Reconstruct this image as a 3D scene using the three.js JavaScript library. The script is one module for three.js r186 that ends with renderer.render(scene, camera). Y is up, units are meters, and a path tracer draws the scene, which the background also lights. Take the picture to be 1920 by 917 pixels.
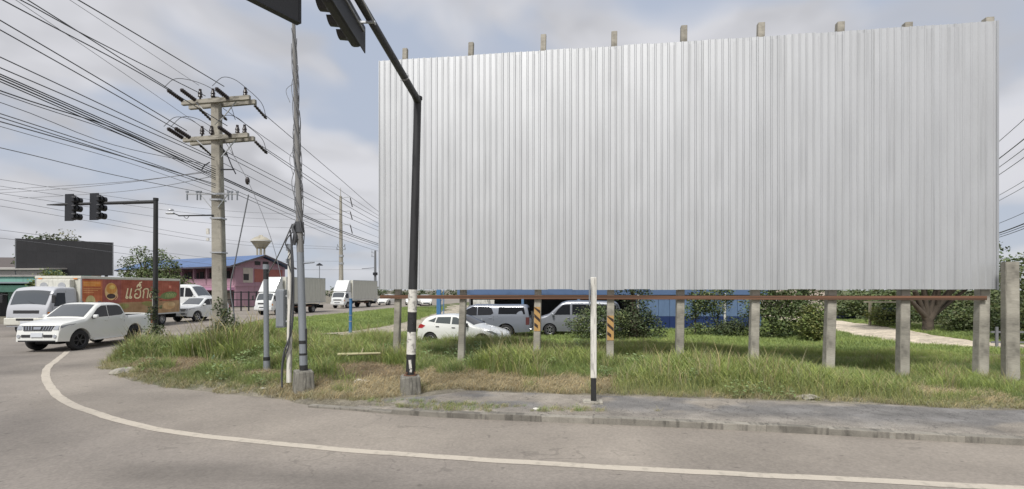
import * as THREE from 'three';
import { mergeGeometries, toCreasedNormals } from 'three/addons/utils/BufferGeometryUtils.js';
import { RoundedBoxGeometry } from 'three/addons/geometries/RoundedBoxGeometry.js';

// ---------------------------------------------------------------- camera, sky, sun, exposure
const scene = new THREE.Scene();
const camera = new THREE.PerspectiveCamera(2 * Math.atan(458.5 / 960) * 180 / Math.PI, 1920 / 917, 0.1, 3000);
camera.position.set(0, 2.5, 0);
camera.lookAt(0, 2.5, -10);
camera.setViewOffset(1920, 917, 0, -84.5, 1920, 917);      // level camera, lens shifted up
camera.updateProjectionMatrix();
const renderer = new THREE.WebGLRenderer({ antialias: true });
renderer.setSize(1024, 489);
renderer.toneMapping = THREE.LinearToneMapping;
renderer.toneMappingExposure = 1.9;
renderer.shadowMap.enabled = true;

// deterministic noise
function mulberry(a) { return () => { a |= 0; a = a + 0x6D2B79F5 | 0; let t = Math.imul(a ^ a >>> 15, 1 | a); t = t + Math.imul(t ^ t >>> 7, 61 | t) ^ t; return ((t ^ t >>> 14) >>> 0) / 4294967296; }; }
let rnd = mulberry(12345);
const rr = (a, b) => a + (b - a) * rnd();
function hash3(x, y, z) { let h = Math.imul(x, 374761393) + Math.imul(y, 668265263) + Math.imul(z, 2147483647 ^ 0x5bd1e995) | 0; h = Math.imul(h ^ h >>> 13, 1274126177); h ^= h >>> 16; return (h >>> 0) / 4294967296; }
const fade = t => t * t * (3 - 2 * t), mix = (a, b, t) => a + (b - a) * t, clamp = (x, a = 0, b = 1) => Math.min(b, Math.max(a, x));
const sst = (a, b, x) => fade(clamp((x - a) / (b - a)));
function vnoise(x, y, seed = 0, per = 0) {
  const xi = Math.floor(x), yi = Math.floor(y), fx = fade(x - xi), fy = fade(y - yi);
  const w = per ? (k => ((k % per) + per) % per) : (k => k);
  const a = hash3(w(xi), w(yi), seed), b = hash3(w(xi + 1), w(yi), seed), c = hash3(w(xi), w(yi + 1), seed), d = hash3(w(xi + 1), w(yi + 1), seed);
  return mix(mix(a, b, fx), mix(c, d, fx), fy);
}
function fbm(x, y, oct = 5, seed = 0, per = 0) { let s = 0, a = .5, n = 0; for (let i = 0; i < oct; i++) { s += a * vnoise(x, y, seed + i * 17, per); n += a; x *= 2; y *= 2; per *= 2; a *= .5; } return s / n; }

{ // partly cloudy tropical sky: soft grey-white cloud with hazy blue gaps
  const W = 1536, H = 768, d = new Float32Array(W * H * 4), k = 1 / 1.9;
  for (let j = 0; j < H; j++) for (let i = 0; i < W; i++) {
    const el = ((j + .5) / H - .5) * Math.PI, az = ((i + .5) / W - .5) * 2 * Math.PI, o = (j * W + i) * 4;
    const y = Math.sin(el), c = Math.cos(el), x = c * Math.cos(az), z = c * Math.sin(az);
    let col;
    if (y <= 0) col = [.56, .585, .63];
    else {
      const q = 1 / (y + .22), u = x * q, v = z * q;
      const wx = fbm(u * 1.7 + 9, v * 1.7 + 4, 4, 71) - .5, wz = fbm(u * 1.7 + 31, v * 1.7 + 14, 4, 72) - .5;
      const n = fbm(u * 1.25 + wx * .9 + 7.3, v * 1.25 + wz * .9 + 3.1, 6, 5);
      const cov = sst(.375, .545, n), body = fbm(u * 2.6 + wx + 3, v * 2.6 + wz + 8, 5, 33);
      const hz = Math.exp(-y * 5);
      const blue = [mix(.445, .51, hz), mix(.505, .57, hz), mix(.63, .66, hz)];
      const lum = mix(.84, 1.22, sst(.28, .68, body)), cl = [.605 * lum, .605 * lum, .635 * lum];
      col = [0, 1, 2].map(m => mix(mix(blue[m], cl[m], cov * .92), [.56, .585, .63][m], Math.exp(-y * 14) * .75));
    }
    d[o] = col[0] * k; d[o + 1] = col[1] * k; d[o + 2] = col[2] * k; d[o + 3] = 1;
  }
  const t = new THREE.DataTexture(d, W, H, THREE.RGBAFormat, THREE.FloatType);
  t.mapping = THREE.EquirectangularReflectionMapping; t.magFilter = THREE.LinearFilter; t.minFilter = THREE.LinearFilter; t.wrapS = THREE.RepeatWrapping; t.needsUpdate = true;
  scene.background = t; scene.environment = t;
}
const sun = new THREE.DirectionalLight(new THREE.Color(1, .98, .945), 2.0);
sun.position.set(-21, 80, 36); sun.target.position.set(0, 0, -20);
sun.castShadow = true; sun.shadow.radius = 28; sun.shadow.mapSize.set(4096, 4096);
Object.assign(sun.shadow.camera, { left: -90, right: 60, top: 90, bottom: -60, near: 1, far: 300 });
scene.add(sun, sun.target);

// ---------------------------------------------------------------- helpers
const V = (x, y, z) => new THREE.Vector3(x, y, z);
const EYE = 2.5, FOC = 960;
const at = (px, py, depth) => V((px - 960) * depth / FOC, EYE - (py - 543) * depth / FOC, -depth);      // a point of the place from a sighting and its distance
const C = (r, g, b) => new THREE.Color().setRGB(r, g, b);
const S = (r, g, b) => new THREE.Color().setRGB(r / 255, g / 255, b / 255, THREE.SRGBColorSpace);
function clean(g) { g = g.index ? g.toNonIndexed() : g.clone(); for (const k of Object.keys(g.attributes)) if (!['position', 'normal', 'uv', 'color'].includes(k)) g.deleteAttribute(k); g.morphAttributes = {}; if (!g.attributes.normal) g.computeVertexNormals(); if (!g.attributes.uv) g.setAttribute('uv', new THREE.BufferAttribute(new Float32Array(g.attributes.position.count * 2), 2)); return g; }
function merge(list) { if (!Array.isArray(list)) return list; if (list.length === 1) return list[0]; list = list.map(clean); const anyC = list.some(g => g.attributes.color); if (anyC) for (const g of list) if (!g.attributes.color) g.setAttribute('color', new THREE.BufferAttribute(new Float32Array(g.attributes.position.count * 3).fill(1), 3)); return mergeGeometries(list); }
const taken = new Map();
function numbered(n) { const k = taken.get(n) || 0; taken.set(n, k + 1); return k ? `${n}_${String(k).padStart(3, '0')}` : n; }
function part(name, geo, mat, parent, label) { const m = new THREE.Mesh(merge(geo), mat); m.name = name; m.castShadow = m.receiveShadow = true; if (label) m.userData.label = label; parent.add(m); return m; }
function parts(name, list, mat, parent, label) { return list.map(g => part(name, [g], mat, parent, label)); }
function tag(o, label, category, group, kind) { if (label) o.userData.label = label; if (category) o.userData.category = category; if (group) o.userData.group = group; if (kind) o.userData.kind = kind; return o; }
function thing(name, label, category, p = [0, 0, 0], turn = 0, group) { const o = new THREE.Group(); o.name = numbered(name); o.position.set(...p); o.rotation.y = turn; scene.add(o); return tag(o, label, category, group); }
function single(name, geo, mat, label, category, group) { const m = part(numbered(name), geo, mat, scene); return tag(m, label, category, group); }
function struct(name, geo, mat, parent = scene) { const m = part(parent === scene ? numbered(name) : name, geo, mat, parent); if (parent === scene) m.userData.kind = 'structure'; return m; }
function copyOf(o, label, p, turn, group) { const c = o.clone(); c.name = numbered(o.name.replace(/_\d{3}$/, '')); c.userData = { ...o.userData, label }; if (group) c.userData.group = group; c.position.set(...p); c.rotation.set(0, turn, 0); scene.add(c); return c; }
function bx(w, h, d, x = 0, y = 0, z = 0, rx = 0, ry = 0, rz = 0) { const g = new THREE.BoxGeometry(w, h, d); if (rx) g.rotateX(rx); if (ry) g.rotateY(ry); if (rz) g.rotateZ(rz); g.translate(x, y, z); return g; }
function rbx(w, h, d, x = 0, y = 0, z = 0, r = .02, seg = 2) { const g = new RoundedBoxGeometry(w, h, d, seg, Math.min(r, w / 2.01, h / 2.01, d / 2.01)); g.translate(x, y, z); return g; }
function rod(a, b, r1, r2 = r1, seg = 10) { const dir = b.clone().sub(a), g = new THREE.CylinderGeometry(r2, r1, dir.length(), seg); g.applyQuaternion(new THREE.Quaternion().setFromUnitVectors(V(0, 1, 0), dir.normalize())); const m = a.clone().add(b).multiplyScalar(.5); g.translate(m.x, m.y, m.z); return g; }
function bar(a, b, w, h) { const dir = b.clone().sub(a), g = new THREE.BoxGeometry(w, h, dir.length()); const o = new THREE.Object3D(); o.position.copy(a).add(b).multiplyScalar(.5); o.lookAt(b); o.updateMatrix(); g.applyMatrix4(o.matrix); return g; }
function tube(pts, r, seg = 24, rad = 6) { return new THREE.TubeGeometry(new THREE.CatmullRomCurve3(pts), seg, r, rad); }
function prism(pts, depth, bevel = 0) { const s = new THREE.Shape(pts.map(p => new THREE.Vector2(p[0], p[1]))); return new THREE.ExtrudeGeometry(s, { depth, bevelEnabled: bevel > 0, bevelSize: bevel, bevelThickness: bevel, bevelSegments: 2 }); }
function squarePost(w0, w1, h, ch = .02) { // tapered post with chamfered arrises, base at 0
  const ring = (w, y) => { const a = w / 2, c = a - ch; return [[c, -a], [a, -c], [a, c], [c, a], [-c, a], [-a, c], [-a, -c], [-c, -a]].map(([x, z]) => [x, y, z]); };
  const lo = ring(w0, 0), hi = ring(w1, h), p = [], uv = [];
  const tri = (a, b, c, ua, ub, uc) => { p.push(...a, ...b, ...c); uv.push(...ua, ...ub, ...uc); };
  for (let k = 0; k < 8; k++) { const n = (k + 1) % 8, u0 = k * w0 / 6, u1 = (k + 1) * w0 / 6; tri(lo[k], hi[k], hi[n], [u0, 0], [u0, h], [u1, h]); tri(lo[k], hi[n], lo[n], [u0, 0], [u1, h], [u1, 0]); }
  for (let k = 1; k < 7; k++) { tri(hi[0], hi[k + 1], hi[k], [0, 0], [0, .1], [.1, 0]); }
  const g = new THREE.BufferGeometry(); g.setAttribute('position', new THREE.Float32BufferAttribute(p, 3)); g.setAttribute('uv', new THREE.Float32BufferAttribute(uv, 2)); g.computeVertexNormals(); return g;
}
function tex(size, fn, srgb = true, rep = 1) {
  const d = new Uint8Array(size * size * 4);
  for (let j = 0; j < size; j++) for (let i = 0; i < size; i++) { const c = fn(i / size, j / size), o = (j * size + i) * 4; d[o] = clamp(c[0], 0, 255); d[o + 1] = clamp(c[1], 0, 255); d[o + 2] = clamp(c[2], 0, 255); d[o + 3] = 255; }
  const t = new THREE.DataTexture(d, size, size); t.wrapS = t.wrapT = THREE.RepeatWrapping; t.magFilter = THREE.LinearFilter; t.minFilter = THREE.LinearMipmapLinearFilter; t.generateMipmaps = true; if (srgb) t.colorSpace = THREE.SRGBColorSpace; t.repeat.set(rep, rep); t.needsUpdate = true; return t;
}
const std = (o) => new THREE.MeshStandardMaterial(o);
const phy = (o) => new THREE.MeshPhysicalMaterial(o);

// ---------------------------------------------------------------- materials
const concreteTex = tex(512, (u, v) => { const n = fbm(u * 6, v * 6, 5, 3, 6), f = vnoise(u * 180, v * 180, 9, 180), st = fbm(u * 24, v * 3, 4, 12, 3 * 8); const b = 226 + (n - .5) * 96 + (f - .5) * 26 - sst(.52, .75, st) * 52; return [b, b * .985, b * .955]; }, true, .5);
const concreteBump = tex(512, (u, v) => { const b = 128 + (fbm(u * 20, v * 20, 5, 7, 20) - .5) * 150; return [b, b, b]; }, false, .8);
const rustTex = tex(256, (u, v) => { const n = fbm(u * 8, v * 8, 5, 21, 8), m = fbm(u * 26, v * 26, 3, 5, 26); const t = sst(.35, .7, n); return [mix(80, 122, t) + (m - .5) * 60, mix(62, 90, t) + (m - .5) * 46, mix(50, 72, t) + (m - .5) * 36]; }, true, .35);
const grimeTex = tex(512, (u, v) => { const n = fbm(u * 5, v * 5, 5, 43, 5), s = fbm(u * 40, v * 2, 4, 44, 2 * 20), f = vnoise(u * 250, v * 250, 2, 250); const b = 246 - sst(.5, .85, s) * 26 - (n - .5) * 26 + (f - .5) * 8; return [b, b, b * .99]; });
const scuffTex = tex(512, (u, v) => { const n = fbm(u * 9, v * 9, 5, 63, 9), s = fbm(u * 60, v * 12, 4, 64, 12), f = vnoise(u * 160, v * 160, 65, 160); let b = 246 - (n - .5) * 40 - sst(.6, .8, s) * 46 + (f - .5) * 12; if (n > .66) b -= 50; return [b, b * .985, b * .955]; });
const M = {
  concrete: std({ color: C(.40, .385, .345), map: concreteTex, bumpMap: concreteBump, bumpScale: .006, roughness: .93 }),
  concreteDark: std({ color: C(.24, .235, .215), map: concreteTex, bumpMap: concreteBump, bumpScale: .01, roughness: .95 }),
  steelDark: std({ color: C(.022, .023, .027), roughness: .5, metalness: .2 }),
  blackPaint: std({ color: C(.028, .029, .032), roughness: .5, map: scuffTex }),
  whitePaint: std({ color: C(.72, .72, .70), roughness: .55, map: scuffTex }),
  greyPaint: std({ color: C(.27, .29, .32), roughness: .5, metalness: .25, map: grimeTex }),
  galv: std({ color: C(.5, .51, .52), roughness: .5, metalness: .7 }),
  rust: std({ color: C(.95, .9, .86), map: rustTex, roughness: .9 }),
  cable: std({ color: C(.065, .067, .072), roughness: .6 }),
  cableGrey: std({ color: C(.16, .165, .175), roughness: .6 }),
  insulator: std({ color: C(.03, .022, .02), roughness: .3 }),
  tyre: std({ color: C(.022, .022, .023), roughness: .85 }),
  rim: std({ color: C(.42, .42, .43), roughness: .35, metalness: .8 }),
  rimDark: std({ color: C(.06, .06, .065), roughness: .4, metalness: .6 }),
  under: std({ color: C(.015, .015, .016), roughness: .9 }),
  glass: phy({ color: C(.014, .015, .018), roughness: .08, ior: 1.45 }),
  screenGlass: phy({ color: C(.075, .082, .088), roughness: .06, ior: 1.5, clearcoat: .6, clearcoatRoughness: .04 }),
  lampGlass: phy({ color: C(.42, .43, .45), roughness: .12, clearcoat: 1, metalness: .3 }),
  tailRed: phy({ color: C(.36, .02, .025), roughness: .15, clearcoat: 1 }),
  amber: phy({ color: C(.6, .2, .02), roughness: .2, clearcoat: 1 }),
  chrome: std({ color: C(.7, .7, .71), roughness: .15, metalness: 1 }),
  blackPlastic: std({ color: C(.025, .025, .027), roughness: .55 }),
  plate: std({ color: C(.55, .57, .6), roughness: .4 }),
  seam: std({ color: C(.05, .05, .05), roughness: .8 }),
  carWhite: phy({ color: C(.74, .74, .70), roughness: .32, clearcoat: .9, clearcoatRoughness: .06 }),
  carWhiteB: phy({ color: C(.66, .67, .66), roughness: .35, clearcoat: .8, clearcoatRoughness: .08 }),
  carSilver: phy({ color: C(.25, .26, .285), roughness: .35, metalness: .35, clearcoat: .8, clearcoatRoughness: .08 }),
  carGrey: phy({ color: C(.20, .215, .25), roughness: .4, metalness: .3, clearcoat: .7, clearcoatRoughness: .1 }),
  truckGrey: phy({ color: C(.44, .45, .475), roughness: .4, clearcoat: .6, clearcoatRoughness: .1 }),
  boxWhite: std({ color: C(.64, .63, .57), roughness: .5, map: grimeTex }),
  boxSide: std({ color: C(.60, .59, .54), roughness: .5, map: grimeTex }),
};

// ---------------------------------------------------------------- the lie of the land (X to the right, Z = distance ahead)
const EDGE = [[60, -1.8], [30, 4.0], [14, 7.1], [8.22, 8.22], [6.4, 8.6], [5.0, 8.92], [2.35, 9.41], [.4, 9.72], [-1.7, 10.1], [-3.56, 10.67], [-4.57, 10.96], [-6.6, 11.7], [-9.0, 12.7], [-10.9, 13.8], [-12.6, 15.4], [-14.1, 17.2], [-15.2, 19.2], [-15.7, 21.5], [-15.9, 25], [-17.6, 31], [-19.6, 38.5], [-18.6, 43], [-17.2, 50], [-16, 60], [-13, 80], [-6, 118], [4, 170]];
function edgeDist(X, Z) { // > 0 on the verge, < 0 on the carriageway
  let best = 1e9, sgn = 1;
  for (let k = 0; k < EDGE.length - 1; k++) {
    const [ax, az] = EDGE[k], [bx_, bz] = EDGE[k + 1], dx = bx_ - ax, dz = bz - az;
    const t = clamp(((X - ax) * dx + (Z - az) * dz) / (dx * dx + dz * dz)), ex = X - ax - t * dx, ez = Z - az - t * dz, d = Math.hypot(ex, ez);
    if (d < best - 1e-9) { best = d; sgn = dx * ez - dz * ex < 0 ? 1 : -1; }
  }
  return best * sgn;
}
const FARSIDE = [[-36, -60], [-36, 30], [-37, 60], [-34, 90], [-26, 125], [-12, 180]];
function farSide(X, Z) { // > 0 beyond the left edge of the side road
  for (let k = 0; k < FARSIDE.length - 1; k++) { const a = FARSIDE[k], b = FARSIDE[k + 1]; if (Z >= a[1] && Z <= b[1]) return mix(a[0], b[0], (Z - a[1]) / (b[1] - a[1])) - X; }
  return Z > 180 ? -12 + (Z - 180) * .3 - X : -36 - X;
}
function gh(X, Z) {
  const d = edgeDist(X, Z), f = Z > 14 ? farSide(X, Z) : -1;
  if (f > 0) return mix(-.06, .1, sst(0, 1.2, f));
  if (d <= 0 || Z > 165) return Z > 165 ? .02 : -.06;
  const kerbed = sst(-5.2, -4.2, X) * (1 - sst(22, 26, Z));
  let h = mix(mix(-.06, .10, sst(0, 1.1, d)), mix(-.06, .095, sst(.02, .3, d)), kerbed);
  const n = fbm(X * .55 + 40, Z * .55 + 9, 4, 88) - .5;
  h += sst(2.4, 4, d) * (.04 + n * .26) * (1 - .6 * sst(20, 30, Z));
  h += sst(.3, 2, d) * (1 - kerbed) * (.05 + n * .12);
  h -= .16 * sst(7.5, 11.5, X) * sst(2.6, 4.5, d) * (1 - sst(18, 26, Z));
  h -= .30 * sst(18, 26, Z) * sst(-13, -5, X) * (1 - sst(60, 90, Z));
  return h;
}
function gridLines(segs) { const a = []; for (const [from, to, step] of segs) for (let v = from; v < to - 1e-6; v += step) a.push(v); a.push(segs[segs.length - 1][1]); return a; }
function sheet(xs, zs, hf, colf, uvScale = 1) {
  const p = [], uv = [], c = [], idx = [], n = zs.length;
  for (const X of xs) for (const Z of zs) { p.push(X, hf(X, Z), -Z); uv.push(X * uvScale, Z * uvScale); const k = colf(X, Z); c.push(k[0], k[1], k[2]); }
  for (let i = 0; i < xs.length - 1; i++) for (let j = 0; j < n - 1; j++) { const a = i * n + j, b = a + n; idx.push(a, b, a + 1, b, b + 1, a + 1); }
  const g = new THREE.BufferGeometry(); g.setAttribute('position', new THREE.Float32BufferAttribute(p, 3)); g.setAttribute('uv', new THREE.Float32BufferAttribute(uv, 2)); g.setAttribute('color', new THREE.Float32BufferAttribute(c, 3)); g.setIndex(idx); g.computeVertexNormals(); return g;
}
const DRY = [[-3.6, 12.7, 2.0], [-2.2, 13.4, 1.8], [-.3, 12.9, 1.7], [1.2, 12.8, 1.4], [-4.4, 14.7, 1.5], [-9.2, 15.2, 1.2], [-11.2, 16.8, 1.0], [-4.3, 14.6, 1.5], [-.9, 13.2, 1.6], [-10.3, 16.2, 1.3], [1.5, 13.1, 1.1], [-6.5, 14, .8], [6.3, 12.8, .8], [10, 12, 1.3]];
function dryness(X, Z) { let m = 0; for (const [x, z, r] of DRY) m = Math.max(m, 1 - sst(.35, 1.1, Math.hypot((X - x) * .7, Z - z) / r + (vnoise(X * 2.2, Z * 2.2, 61) - .5) * .6)); return m; }
// where the tall grass starts, as metres behind the road edge
const pavedTo = X => X > -3.6 ? mix(.4, 2.35, sst(-3.6, -1.0, X)) + .28 * (vnoise(X * .9, 3, 19) - .5) + .12 * (vnoise(X * 3.1, 8, 20) - .5) : .35;

// ---------------------------------------------------------------- ground, road, pavement
const soilTex = tex(1024, (u, v) => { const n = fbm(u * 10, v * 10, 6, 51, 10), f = vnoise(u * 300, v * 300, 5, 300), g = fbm(u * 60, v * 60, 3, 54, 60); const b = 205 + (n - .5) * 90 + (f - .5) * 50 + (g - .5) * 60; return [b, b, b * .97]; }, true, .25);
const soilBump = tex(512, (u, v) => { const b = 128 + (fbm(u * 40, v * 40, 4, 57, 40) - .5) * 200; return [b, b, b]; }, false, .5);
{
  const xs = gridLines([[-900, -120, 60], [-120, -40, 8], [-40, -18, 1.2], [-18, 16, .3], [16, 45, 1.2], [45, 125, 8], [125, 900, 60]]);
  const zs = gridLines([[-200, -40, 20], [-40, 4, 4], [4, 8, .5], [8, 27, .3], [27, 60, 1], [60, 180, 6], [180, 1500, 110]]);
  const col = (X, Z) => {
    const d = edgeDist(X, Z), n = fbm(X * .4, Z * .4, 4, 91), m = vnoise(X * 1.7, Z * 1.7, 92);
    const green = [.14, .175, .06], dry = [.275, .235, .15], dirt = [.29, .26, .215];
    const w = clamp(sst(.42, .62, n) * .5 + dryness(X, Z)), bare = 1 - sst(.25, 1.5, d - (X > -3.6 ? pavedTo(X) : 0) + (m - .5) * 1.4);
    return [0, 1, 2].map(k => mix(mix(green[k], dry[k], clamp(w)), dirt[k], bare));
  };
  struct('ground', sheet(xs, zs, gh, col), std({ vertexColors: true, map: soilTex, bumpMap: soilBump, bumpScale: .03, roughness: 1 }));
}
const roadTex = tex(1024, (u, v) => {
  const n = fbm(u * 7, v * 7, 6, 101, 7), f = vnoise(u * 700, v * 700, 102, 700), f2 = vnoise(u * 330, v * 330, 103, 330), st = fbm(u * 9, v * 9, 4, 104, 9);
  const cr = Math.abs(fbm(u * 6 + .3 * fbm(u * 30, v * 30, 3, 107, 30), v * 6, 4, 105, 6) - .5);
  let b = 222 + (n - .5) * 50 + (f - .5) * 22 + (f2 - .5) * 18 + (st - .5) * 34;
  if (cr < .004 && n > .52) b -= 20; const spot = vnoise(u * 90, v * 90, 108, 90); if (spot > .93) b -= (spot - .93) * 700;
  return [b, b * .985, b * .965];
}, true, .085);
const roadBump = tex(1024, (u, v) => { const b = 128 + (vnoise(u * 400, v * 400, 111, 400) - .5) * 130 + (fbm(u * 30, v * 30, 4, 112, 30) - .5) * 90; return [b, b, b]; }, false, .4);
const LINE = [[-20.4, 25], [-18.9, 22], [-17.6, 20.2], [-16.1, 18.1], [-14.8, 16.3], [-13.2, 14.5], [-11.5, 12.8], [-10.1, 11.55], [-8.8, 10.6], [-6.3, 9.13], [-4.0, 8.36], [-2.13, 7.87], [.31, 7.38], [2.49, 7.02], [5.1, 6.63], [6.42, 6.42], [14, 5.2], [40, 1.1]];
const lineCurve = new THREE.CatmullRomCurve3(LINE.map(([x, z]) => V(x, 0, -z)), false, 'centripetal');
const linePts = lineCurve.getSpacedPoints(300);
function lineSide(X, Z) { let b = 1e9, s = 1; for (let k = 0; k < linePts.length - 1; k += 3) { const p = linePts[k], d = (p.x - X) ** 2 + (-p.z - Z) ** 2; if (d < b) { b = d; const q = linePts[k + 1]; s = (q.x - p.x) * (Z + p.z) - (-q.z + p.z) * (X - p.x) > 0 ? 1 : -1; } } return s * Math.sqrt(b); }
{ // beige dust lies between the line and the verge; the running lanes are greyer tarmac
  const xs = gridLines([[-160, -40, 8], [-40, -20, 1], [-20, 12, .35], [12, 40, 1], [40, 160, 8]]), zs = gridLines([[-60, -4, 4], [-4, 3, 1], [3, 28, .35], [28, 60, 1.6], [60, 190, 6]]);
  struct('road', sheet(xs, zs, (X, Z) => edgeDist(X, Z) > .9 ? -.9 : 0, (X, Z) => {
    const s = lineSide(X, Z), n = fbm(X * .35 + 5, Z * .35, 4, 121), m = fbm(X * .12 + 50, Z * .5, 4, 122);
    const dust = clamp(sst(-1.3, 1.0, s + (n - .5) * 2.2) * .95 + (n - .5) * .2);
    const lane = sst(.5, .68, m) * .26;
    return [0, 1, 2].map(k => mix([.292, .268, .245][k] * (1 - lane), [.335, .305, .27][k] * (1 + (n - .5) * .25), dust));
  }), std({ vertexColors: true, map: roadTex, bumpMap: roadBump, bumpScale: .003, roughness: .9 }));
  // painted edge line
  const p = [], uv = [], idx = []; const w = .095; let L = 0;
  linePts.forEach((q, k) => { const t = lineCurve.getTangentAt(k / 300), nx = -t.z, nz = t.x; if (k) L += q.distanceTo(linePts[k - 1]); const j = (vnoise(L * 3, 0, 131) - .5) * .025; p.push(q.x + nx * (w + j), .005, q.z + nz * (w + j), q.x - nx * (w - j), .005, q.z - nz * (w - j)); uv.push(0, L * .4, .1, L * .4); if (k) idx.push(2 * k - 2, 2 * k - 1, 2 * k, 2 * k - 1, 2 * k + 1, 2 * k); });
  const g = new THREE.BufferGeometry(); g.setAttribute('position', new THREE.Float32BufferAttribute(p, 3)); g.setAttribute('uv', new THREE.Float32BufferAttribute(uv, 2)); g.setIndex(idx); g.computeVertexNormals();
  const worn = tex(512, (u, v) => { const a = fbm(u * 20, v * 20, 5, 133, 20), b = vnoise(u * 200, v * 200, 134, 200), k = 236 - sst(.5, .8, a) * 26 - (b > .9 ? 22 : 0) + (b - .5) * 14; return [k, k * .975, k * .93]; });
  struct('road_edge_line', g, std({ color: C(.56, .53, .49), map: worn, roughness: .8 }));
}
// kerb stones and the cracked tarmac pavement
const edgePts = EDGE.map(([x, z]) => V(x, 0, -z)), edgeCurve = new THREE.CatmullRomCurve3(edgePts.slice(1, 12), false, 'centripetal');
{
  const kerb = new THREE.Group(); kerb.name = 'kerb'; kerb.userData.kind = 'structure'; scene.add(kerb);
  const N = 400, pts = edgeCurve.getSpacedPoints(N), len = edgeCurve.getLength(), step = 1.0, mats = [.29, .275, .255, .30].map((a, i) => std({ color: C(a, a * .955, a * .87), map: concreteTex, bumpMap: concreteBump, bumpScale: .004, roughness: .95 }));
  for (let s = 0; s < len - step; s += step) {
    const a = edgeCurve.getPointAt(s / len), b = edgeCurve.getPointAt((s + step) / len), m = a.clone().add(b).multiplyScalar(.5);
    if (m.x < -3.9 || m.x > 22) continue;
    const low = sst(-.8, -3.8, m.x) * .07, h = .115 - low + rr(-.008, .008), l = a.distanceTo(b);
    const g = new RoundedBoxGeometry(l + .012, h + .1, .17, 2, .016), q = g.attributes.position;
    for (let i = 0; i < q.count; i++) { const k = vnoise(q.getX(i) * 9 + s * 7, q.getZ(i) * 13 + q.getY(i) * 5, 143) - .5; if (q.getY(i) > 0) q.setY(i, q.getY(i) + k * .03 * (Math.abs(q.getX(i)) < .45 ? 1 : .4)); if (q.getZ(i) > 0) q.setZ(i, q.getZ(i) + k * .02); }
    g.computeVertexNormals(); { const u = g.attributes.uv, a = rr(0, 9), b = rr(0, 9); for (let i = 0; i < u.count; i++) u.setXY(i, u.getX(i) * .9 + a, u.getY(i) * .25 + b); }
    const st = part('kerb_stone', g, mats[Math.floor(rnd() * 4)], kerb);
    st.position.set(m.x, (h - .1) / 2, m.z - .06); st.rotation.y = Math.atan2(-(b.z - a.z), b.x - a.x) + rr(-.012, .012);
  }
  // pavement sheet follows the kerb
  const p = [], uv = [], c = [], idx = [], K = 26; let row = 0;
  for (let k = 0; k <= N; k++) {
    const q = pts[k], t = edgeCurve.getTangentAt(k / N); if (q.x < -3.4 || q.x > 24) continue;
    for (let j = 0; j <= K; j++) {
      const d = .09 + (pavedTo(q.x) - .09 + .1) * j / K, X = q.x - t.z * d, Z = -q.z + Math.abs(t.x) * d;
      p.push(X, j === 0 ? 0 : .112 - sst(-.8, -3.8, q.x) * .07 * (1 - sst(.1, .9, d)) + (fbm(X * 1.2, Z * 1.2, 3, 151) - .5) * .03 * sst(.1, .5, d) - sst(.86, 1, j / K) * .05, -Z); uv.push(X, Z);
      const n = fbm(X * .8, Z * .8, 4, 152), m = vnoise(X * 2.5, Z * 2.5, 153), dust = clamp(sst(.45, .62, n + (m - .5) * .25) + (1 - sst(.1, .9, d + (n - .5) * 1.4)) * .7);
      c.push(...[0, 1, 2].map(i => mix([.215, .21, .205][i], [.36, .325, .275][i], dust * .8)));
    }
    if (row) for (let j = 0; j < K; j++) { const a = (row - 1) * (K + 1) + j, b = a + K + 1; idx.push(a, a + 1, b, b, a + 1, b + 1); }
    row++;
  }
  const g = new THREE.BufferGeometry(); g.setAttribute('position', new THREE.Float32BufferAttribute(p, 3)); g.setAttribute('uv', new THREE.Float32BufferAttribute(uv, 2)); g.setAttribute('color', new THREE.Float32BufferAttribute(c, 3)); g.setIndex(idx); g.computeVertexNormals();
  if (g.attributes.normal.getY(5) < 0) { for (let i = 0; i < idx.length; i += 3) [idx[i + 1], idx[i + 2]] = [idx[i + 2], idx[i + 1]]; g.setIndex(idx); g.computeVertexNormals(); }
  const paveTex = tex(1024, (u, v) => { const n = fbm(u * 8, v * 8, 6, 161, 8), f = vnoise(u * 300, v * 300, 162, 300), cr = Math.abs(fbm(u * 5, v * 5, 5, 163, 5) - .5), cr2 = Math.abs(fbm(u * 4 + 9, v * 4, 5, 166, 4) - .5); let b = 222 + (n - .5) * 90 + (f - .5) * 54; if (cr < .006) b -= 40; if (cr2 < .004) b -= 40; return [b, b * .99, b * .98]; }, true, .32);
  struct('pavement', g, std({ vertexColors: true, map: paveTex, bumpMap: soilBump, bumpScale: .02, roughness: .95 }));
}
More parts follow.
